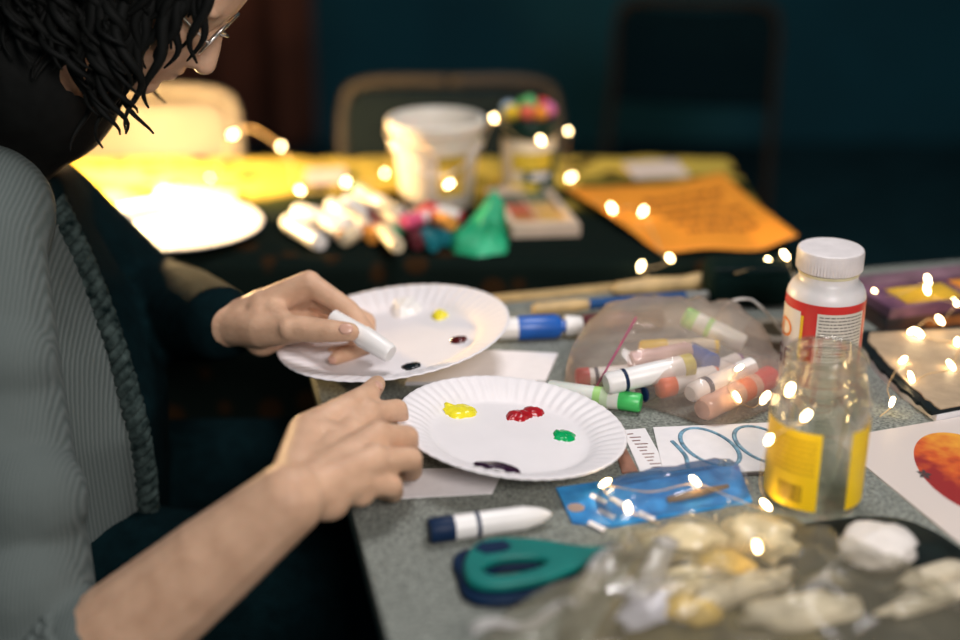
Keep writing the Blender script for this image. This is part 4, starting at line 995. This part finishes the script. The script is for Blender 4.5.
# crumpled green cloth / tissue
gt = F(478, 253); v=[]; f=[]; mb=MB()
NU, NV = 26, 14
for j in range(NV+1):
    t = PI*0.5*j/NV
    for k in range(NU):
        a = 2*PI*k/NU; e = 1+0.42*noise.noise(Vector((math.cos(a)*1.3, math.sin(a)*1.3, j*0.12)))+0.10*math.sin(a*7+j*0.25)
        rr = 0.042*(1-t/(PI/2)*0.97)**0.9*e; zz = 0.074*(t/(PI/2))*(1+0.2*noise.noise(Vector((math.cos(a)*1.5,math.sin(a)*1.5,j*.2+7))))
        v.append((gt.x+0.004+rr*math.cos(a)*1.05+0.012*t, gt.y+0.035+rr*math.sin(a), FZ-0.002+max(0,zz)))
for j in range(NV):
    for k in range(NU): k2=(k+1)%NU; f.append((j*NU+k, j*NU+k2, (j+1)*NU+k2, (j+1)*NU+k))
f.append(tuple(NV*NU+k for k in range(NU)))
mb.add(v,f); tag(mb.build('tissue_bundle', mat('green_tissue',(0.0,0.36,0.15),0.5,var=0.15,scale=18,bump=0.3,bscale=60,col2=(0.03,0.50,0.24)), origin=(gt.x,gt.y+.035,FZ)), 'crumpled bright green tissue bundle beside the heap of markers', 'tissue')
# orange paper with handwriting, curling at the front
def curled():
    a_, b__, c_, d_ = F(563,195), F(722,179), F(797,250), F(660,254)
    NU, NV = 30, 20; v=[]; f=[]
    def P(s, t):
        p = a_.lerp(b__, s).lerp(d_.lerp(c_, s), t); h = 0.0015 + 0.018*max(0, s-0.75)*4*(0.4+0.6*t)*0.8 + 0.012*max(0,0.25-s)*4*(1-t) + 0.004*math.sin(s*5+t*3)**2
        return p + Vector((0,0,h))
    for j in range(NV+1):
        for i in range(NU+1): v.append(P(i/NU, j/NV))
    for j in range(NV):
        for i in range(NU): f.append((j*(NU+1)+i,(j+1)*(NU+1)+i,(j+1)*(NU+1)+i+1,j*(NU+1)+i+1))
    mb = MB(); mb.add(v,f); o = mb.build('orange_paper', mat('orange_paper',(0.92,0.32,0.02),0.7,var=0.05,scale=12), origin=a_.lerp(c_,.5), smooth=True, solid=0.0005)
    wr = MB(); rnd = random.Random(9)
    for row in range(5):
        t = 0.26 + 0.12*row; s = 0.36+0.03*rnd.random()
        while s < 0.84:
            L = rnd.uniform(0.05, 0.12); pts = []
            for k in range(18):
                q_ = k/17; pts.append(P(s+L*q_, t + 0.026*math.sin(q_*rnd.uniform(16,20)) ) + Vector((0,0,0.0009)))
            wr.tube(pts, 0.0016, 5, flat=0.4); s += L+0.022
    wr.build('handwriting', mat('brown_pen',(0.30,0.07,0.008),0.6), o)
    return o
tag(curled(), 'orange sheet of paper with brown handwriting on the far table', 'paper')
def fpaper(name, label, cat, px, m, th, z=0.0):
    poly=[F(x,y) for x,y in px]; c=sum(poly,Vector())/len(poly)
    return tag(MB().slab(poly, FZ+z, FZ+z+th).build(name, m, origin=(c.x,c.y,FZ+z)), label, cat)
fpaper('paper_sheet', 'small pale paper at the back corner of the far table', 'paper', [(622,164),(676,161),(690,176),(634,179)], mat('pale_pink_paper',(0.70,0.58,0.50),0.8,var=0.03), 0.002)
fpaper('paper_tag', 'pale paper tag on the yellow part of the cloth', 'paper', [(303,186),(348,183),(345,168),(306,170)], mat('pale_tag',(0.62,0.50,0.44),0.8,var=0.03), 0.002)
fpaper('paper_sheet', 'pale paper lying behind the glowing plate', 'paper', [(150,207),(235,210),(236,192),(160,188)], mat('cream_sheet',(0.66,0.52,0.30),0.8,var=0.03), 0.002)
# heap of markers
HG = 'heap of markers on the far table'
capc = dict(white=WHITE, cream=mat('cream_plastic',(0.66,0.56,0.38),0.4), orange=mat('amber_plastic',(0.72,0.30,0.05),0.4), green=mat('emerald_plastic',(0.0,0.42,0.18),0.4), teal=mat('deep_teal_plastic',(0.004,0.16,0.20),0.4), red=RED, pink=PINK, mint=mat('mint_plastic',(0.35,0.62,0.50),0.4), maroon=MAROON, black=BLACKP)
heap = [ # x0,y0,x1,y1 (cap end first), h, cap, barrel, label
 (288,222,321,243,0,'white','white','fat white marker at the left end of the heap'),
 (296,212,352,226,.0,'white','white','white marker lying behind the fat white one'),
 (318,214,342,236,.0,'orange','white','orange-capped white marker in the heap'),
 (330,204,368,226,.015,'white','cream','white marker leaning in the middle of the heap'),
 (346,200,366,216,.018,'white','white','short white marker on top of the heap'),
 (344,240,370,222,.0,'cream','white','cream-capped marker pointing forwards in the heap'),
 (366,232,352,212,.0,'orange','cream','orange-capped cream marker in the heap'),
 (372,238,390,214,.0,'orange','white','orange-capped white marker facing front in the heap'),
 (398,247,364,206,.012,'cream','maroon','maroon marker with a pale tip poking forwards'),
 (357,190,384,206,.010,'mint','cream','mint-capped marker at the back of the heap'),
 (374,200,402,214,.010,'white','cream','white-capped cream marker at the back of the heap'),
 (392,232,418,214,.004,'green','cream','green-capped marker in the middle of the heap'),
 (400,224,376,212,.014,'cream','cream','cream marker lying across the heap'),
 (404,222,440,214,.020,'pink','white','pink-capped marker at the foot of the bucket'),
 (452,224,420,212,.020,'orange','red','orange-capped red marker at the foot of the bucket'),
 (434,246,414,218,.0,'teal','black','teal-capped black marker at the right of the heap'),
 (446,240,428,216,.0,'teal','teal','deep teal marker beside the green tissue'),
 (418,244,404,218,.0,'maroon','black','maroon-capped black marker in the right of the heap'),
 (424,208,462,218,.012,'red','white','red-capped white marker behind the green tissue'),
]
for x0,y0,x1,y1,h,c,b2,lab in heap:
    r = 0.0102 if 'fat' not in lab else 0.0125
    stick('marker', lab+' on the far table', 'marker', F(x0,y0,h+r), F(x1,y1,h*0.4+r), full(capc[b2], capc[c], None, 0.38)(r), HG, 14)

# ================================================================== chairs and background
def folding_chair(label, loc, rz, panel, framem, seatm):
    o = thing('folding_chair', label, 'chair', loc, (0,0,rz))
    def L(): m = MB(); m.local = True; return m
    W = 0.205
    # back panel: rounded, slightly curved
    v=[]; f=[]; nx, nz = 20, 12
    for j in range(nz+1):
        for i in range(nx+1):
            s = -1+2*i/nx; t = j/nz; z_ = 0.54+0.24*t; wx = W*0.98
            # round the upper corners
            lim = 1.0
            if t > 0.7: q_ = (t-0.7)/0.3; lim = 1 - 0.22*(1-math.sqrt(max(0,1-q_*q_)))
            v.append((s*wx*lim, 0.04-0.03*(1-s*s)+0.05*t, z_))
    for j in range(nz):
        for i in range(nx): f.append((j*(nx+1)+i, j*(nx+1)+i+1, (j+1)*(nx+1)+i+1, (j+1)*(nx+1)+i))
    m = L(); m.add(v,f); m.build('backrest', panel, o, smooth=True, solid=0.014)
    m = L(); m.box((0,-0.20,0.44),(0.38,0.38,0.03)); m.build('seat', seatm, o, bevel=0.012)
    for s in (-1,1):
        m = L(); m.tube(spline([(s*W,-0.42,0.0),(s*W,-0.30,0.25),(s*W,-0.10,0.46),(s*W,0.03,0.60),(s*W*0.99,0.085,0.74),(s*W*0.80,0.092,0.79),(0,0.072,0.798)],6), 0.0115, 10); m.build('frame_tube', framem, o, smooth=True)
        m = L(); m.tube([(s*(W-0.025),0.10,0.0),(s*(W-0.025),-0.05,0.30),(s*(W-0.025),-0.34,0.43)], 0.011, 10); m.build('leg', framem, o, smooth=True)
    m = L(); m.tube([(-W+0.03,0.06,0.10),(W-0.03,0.06,0.10)], 0.009, 8); m.build('crossbar', framem, o, smooth=True)
    return o
beige = mat('beige_panel',(0.30,0.245,0.17),0.6,var=0.08,scale=15); grey = mat('grey_pad',(0.010,0.016,0.017),0.9,var=0.15,spec=0.1); darkpad = mat('dark_pad',(0.003,0.012,0.015),0.9,spec=0.05)
beigef = mat('beige_tube',(0.045,0.034,0.022),0.5,spec=0.3)
pA = PY(122, 170, 2.36); pB = PY(452, 160, 2.46)
folding_chair('beige folding chair back behind the glowing plate', (pA.x, 2.33, 0.0), 0.0, beige, beige, beige)
folding_chair('dark padded folding chair behind the bucket', (pB.x, 2.42, 0.0), 0.03, grey, beigef, grey)
pC = PY(690, 120, 3.4)
folding_chair('dim dark folding chair standing alone near the back of the room', (pC.x, 3.4, 0.0), -0.2, darkpad, mat('brown_tube',(0.030,0.020,0.013),0.7,spec=0.1), darkpad)
# curtain with folds on the back wall
v=[]; f=[]; xs = np.linspace(-1.75,-0.62,90)
for z_ in (0.05, 0.9, 1.8, 2.6):
    for x in xs: v.append((float(x), 4.95+0.05*math.sin(x*28)+0.02*math.sin(x*11), z_))
for j in range(3):
    for i in range(89): f.append((j*90+i,j*90+i+1,(j+1)*90+i+1,(j+1)*90+i))
m = MB(); m.add(v,f); tag(m.build('curtain', mat('russet_curtain',(0.20,0.06,0.03),0.9,var=0.3,scale=4), origin=(-1.1,5.0,0.05), smooth=True, solid=0.004), 'russet brown curtain hanging at the back of the room', 'curtain')
# ================================================================== fairy lights
bulbm = bpy.data.materials.new('warm_bulb'); bulbm.use_nodes = True
n, l, b = tune(bulbm); b.inputs['Base Color'].default_value = (1,0.85,0.6,1); b.inputs['Emission Color'].default_value = (1.0,0.72,0.36,1); b.inputs['Emission Strength'].default_value = 26
wirem = mat('copper_wire', (0.72,0.50,0.25), 0.45, metal=0.3)
def drop_mesh():
    mb = MB(); mb.lathe([(.0004,-.006),(.0015,-.005),(.0023,-.0024),(.0026,.0006),(.0023,.0033),(.0015,.0053),(.0004,.0061)], 12, 'X')
    me = bpy.data.meshes.new('bulb'); me.from_pydata(mb.v, [], mb.f); me.update(); me.shade_smooth(); me.materials.append(bulbm); return me
DROP = drop_mesh()
def string(label, knots, loc, wr=0.0009):
    """knots: (point, is_bulb)"""
    o = thing('fairy_light_string', label, 'fairy lights', loc)
    pts = [k[0] for k in knots]; path = spline(pts, 10)
    MB().tube([p - Vector((0,0,0.0018)) for p in path], wr, 5).build('wire', wirem, o, smooth=True)
    rnd = random.Random(len(knots))
    for i, (p, on) in enumerate(knots):
        if not on: continue
        bo_ = bpy.data.objects.new('bulb', DROP); COL.objects.link(bo_); bo_.parent = o
        bo_.location = p - Vector(loc) + Vector((0,0,0.0012)); bo_.rotation_euler = (0, rnd.uniform(-0.9,-0.1), rnd.uniform(0.4,2.4))
    return o
# far left string: from the glowing plate past the bucket and jar
K = [(PY(212,196,1.95),1),(PY(195,195,1.93),1),(PY(211,180,2.02),1),(PY(222,160,2.08),0),(PY(233,135,2.10),1),(PY(248,127,2.10),0),(PY(262,132,2.09),0),(PY(281,147,2.06),1),(PY(291,163,2.04),0),(F(300,191,.004),1),(F(346,183,.006),1),(F(385,174,.006),1),
     (PY(394,131,1.905),1),(PY(430,150,1.80),0),(PY(449,185,1.80),1),(PY(476,160,1.83),0),(PY(494,119,1.93),1),(PY(518,138,1.86),0),(PY(541,141,1.865),1),(PY(555,135,1.88),0),(PY(568,132,1.92),1),(PY(568,155,1.95),0),(F(571,178,.004),1),(F(590,196,.012),0),
     (F(612,209,.016),1),(F(630,206,.014),0),(F(643,212,.014),1),(F(653,232,.012),0),(F(662,252,.006),0),(PY(670,259,1.615),1),(PY(655,266,1.612),0),(PY(641,267,1.612),1),(PY(650,278,1.60),0)]
string('fairy lights draped over the bucket, jar and orange paper', K, F(430,185))
K = [(T(735,272,.055),0),(T(769,262,.045),1),(T(785,256,.05),1),(T(792,270,.04),0),(T(812,292,.02),0),(T(875,295,.03),1),(T(900,292,.045),0),(T(928,281,.052),1),(T(927,291,.052),1),(T(940,298,.05),0),(T(955,303,.03),1),(T(940,321,.024),1),(T(928,318,.025),0),(T(912,332,.016),1),(T(919,334,.016),1),(T(935,338,.016),0),(T(957,343,.016),1),(T(951,366,.0155),1),(T(930,372,.0145),0),(T(911,378,.0155),1),(T(903,361,.0155),1),(T(888,385,.012),0),(T(892,403,.012),1),(T(880,415,.004),0)]
string('fairy lights looping around the glue bottle and tan notebook', K, T(900,375), 0.0006)
K = [(PY(739,369,1.19),1),(T(728,385,.03),0),(T(737,398,.026),1),(T(752,406,.006),0),(PY(765,399,1.035),1),(PY(790,391,0.965),1),(PY(806,417,0.965),1),(PY(790,425,.962),0),(PY(769,441,0.965),1),(T(760,480,.02),0),(T(766,506,.012),1),(T(730,495,.022),0),(T(695,482,.020),1),(T(650,490,.022),0),(T(605,484,.016),1),(T(612,498,.018),0),(T(628,509,.020),1),(T(655,520,.016),0),(T(680,533,.014),1),(T(715,545,.012),0),(T(757,548,.030),1),(T(770,560,.01),0)]
string('fairy lights winding over the zip bag, glass jar and blue pack', K, T(700,490), 0.0005)
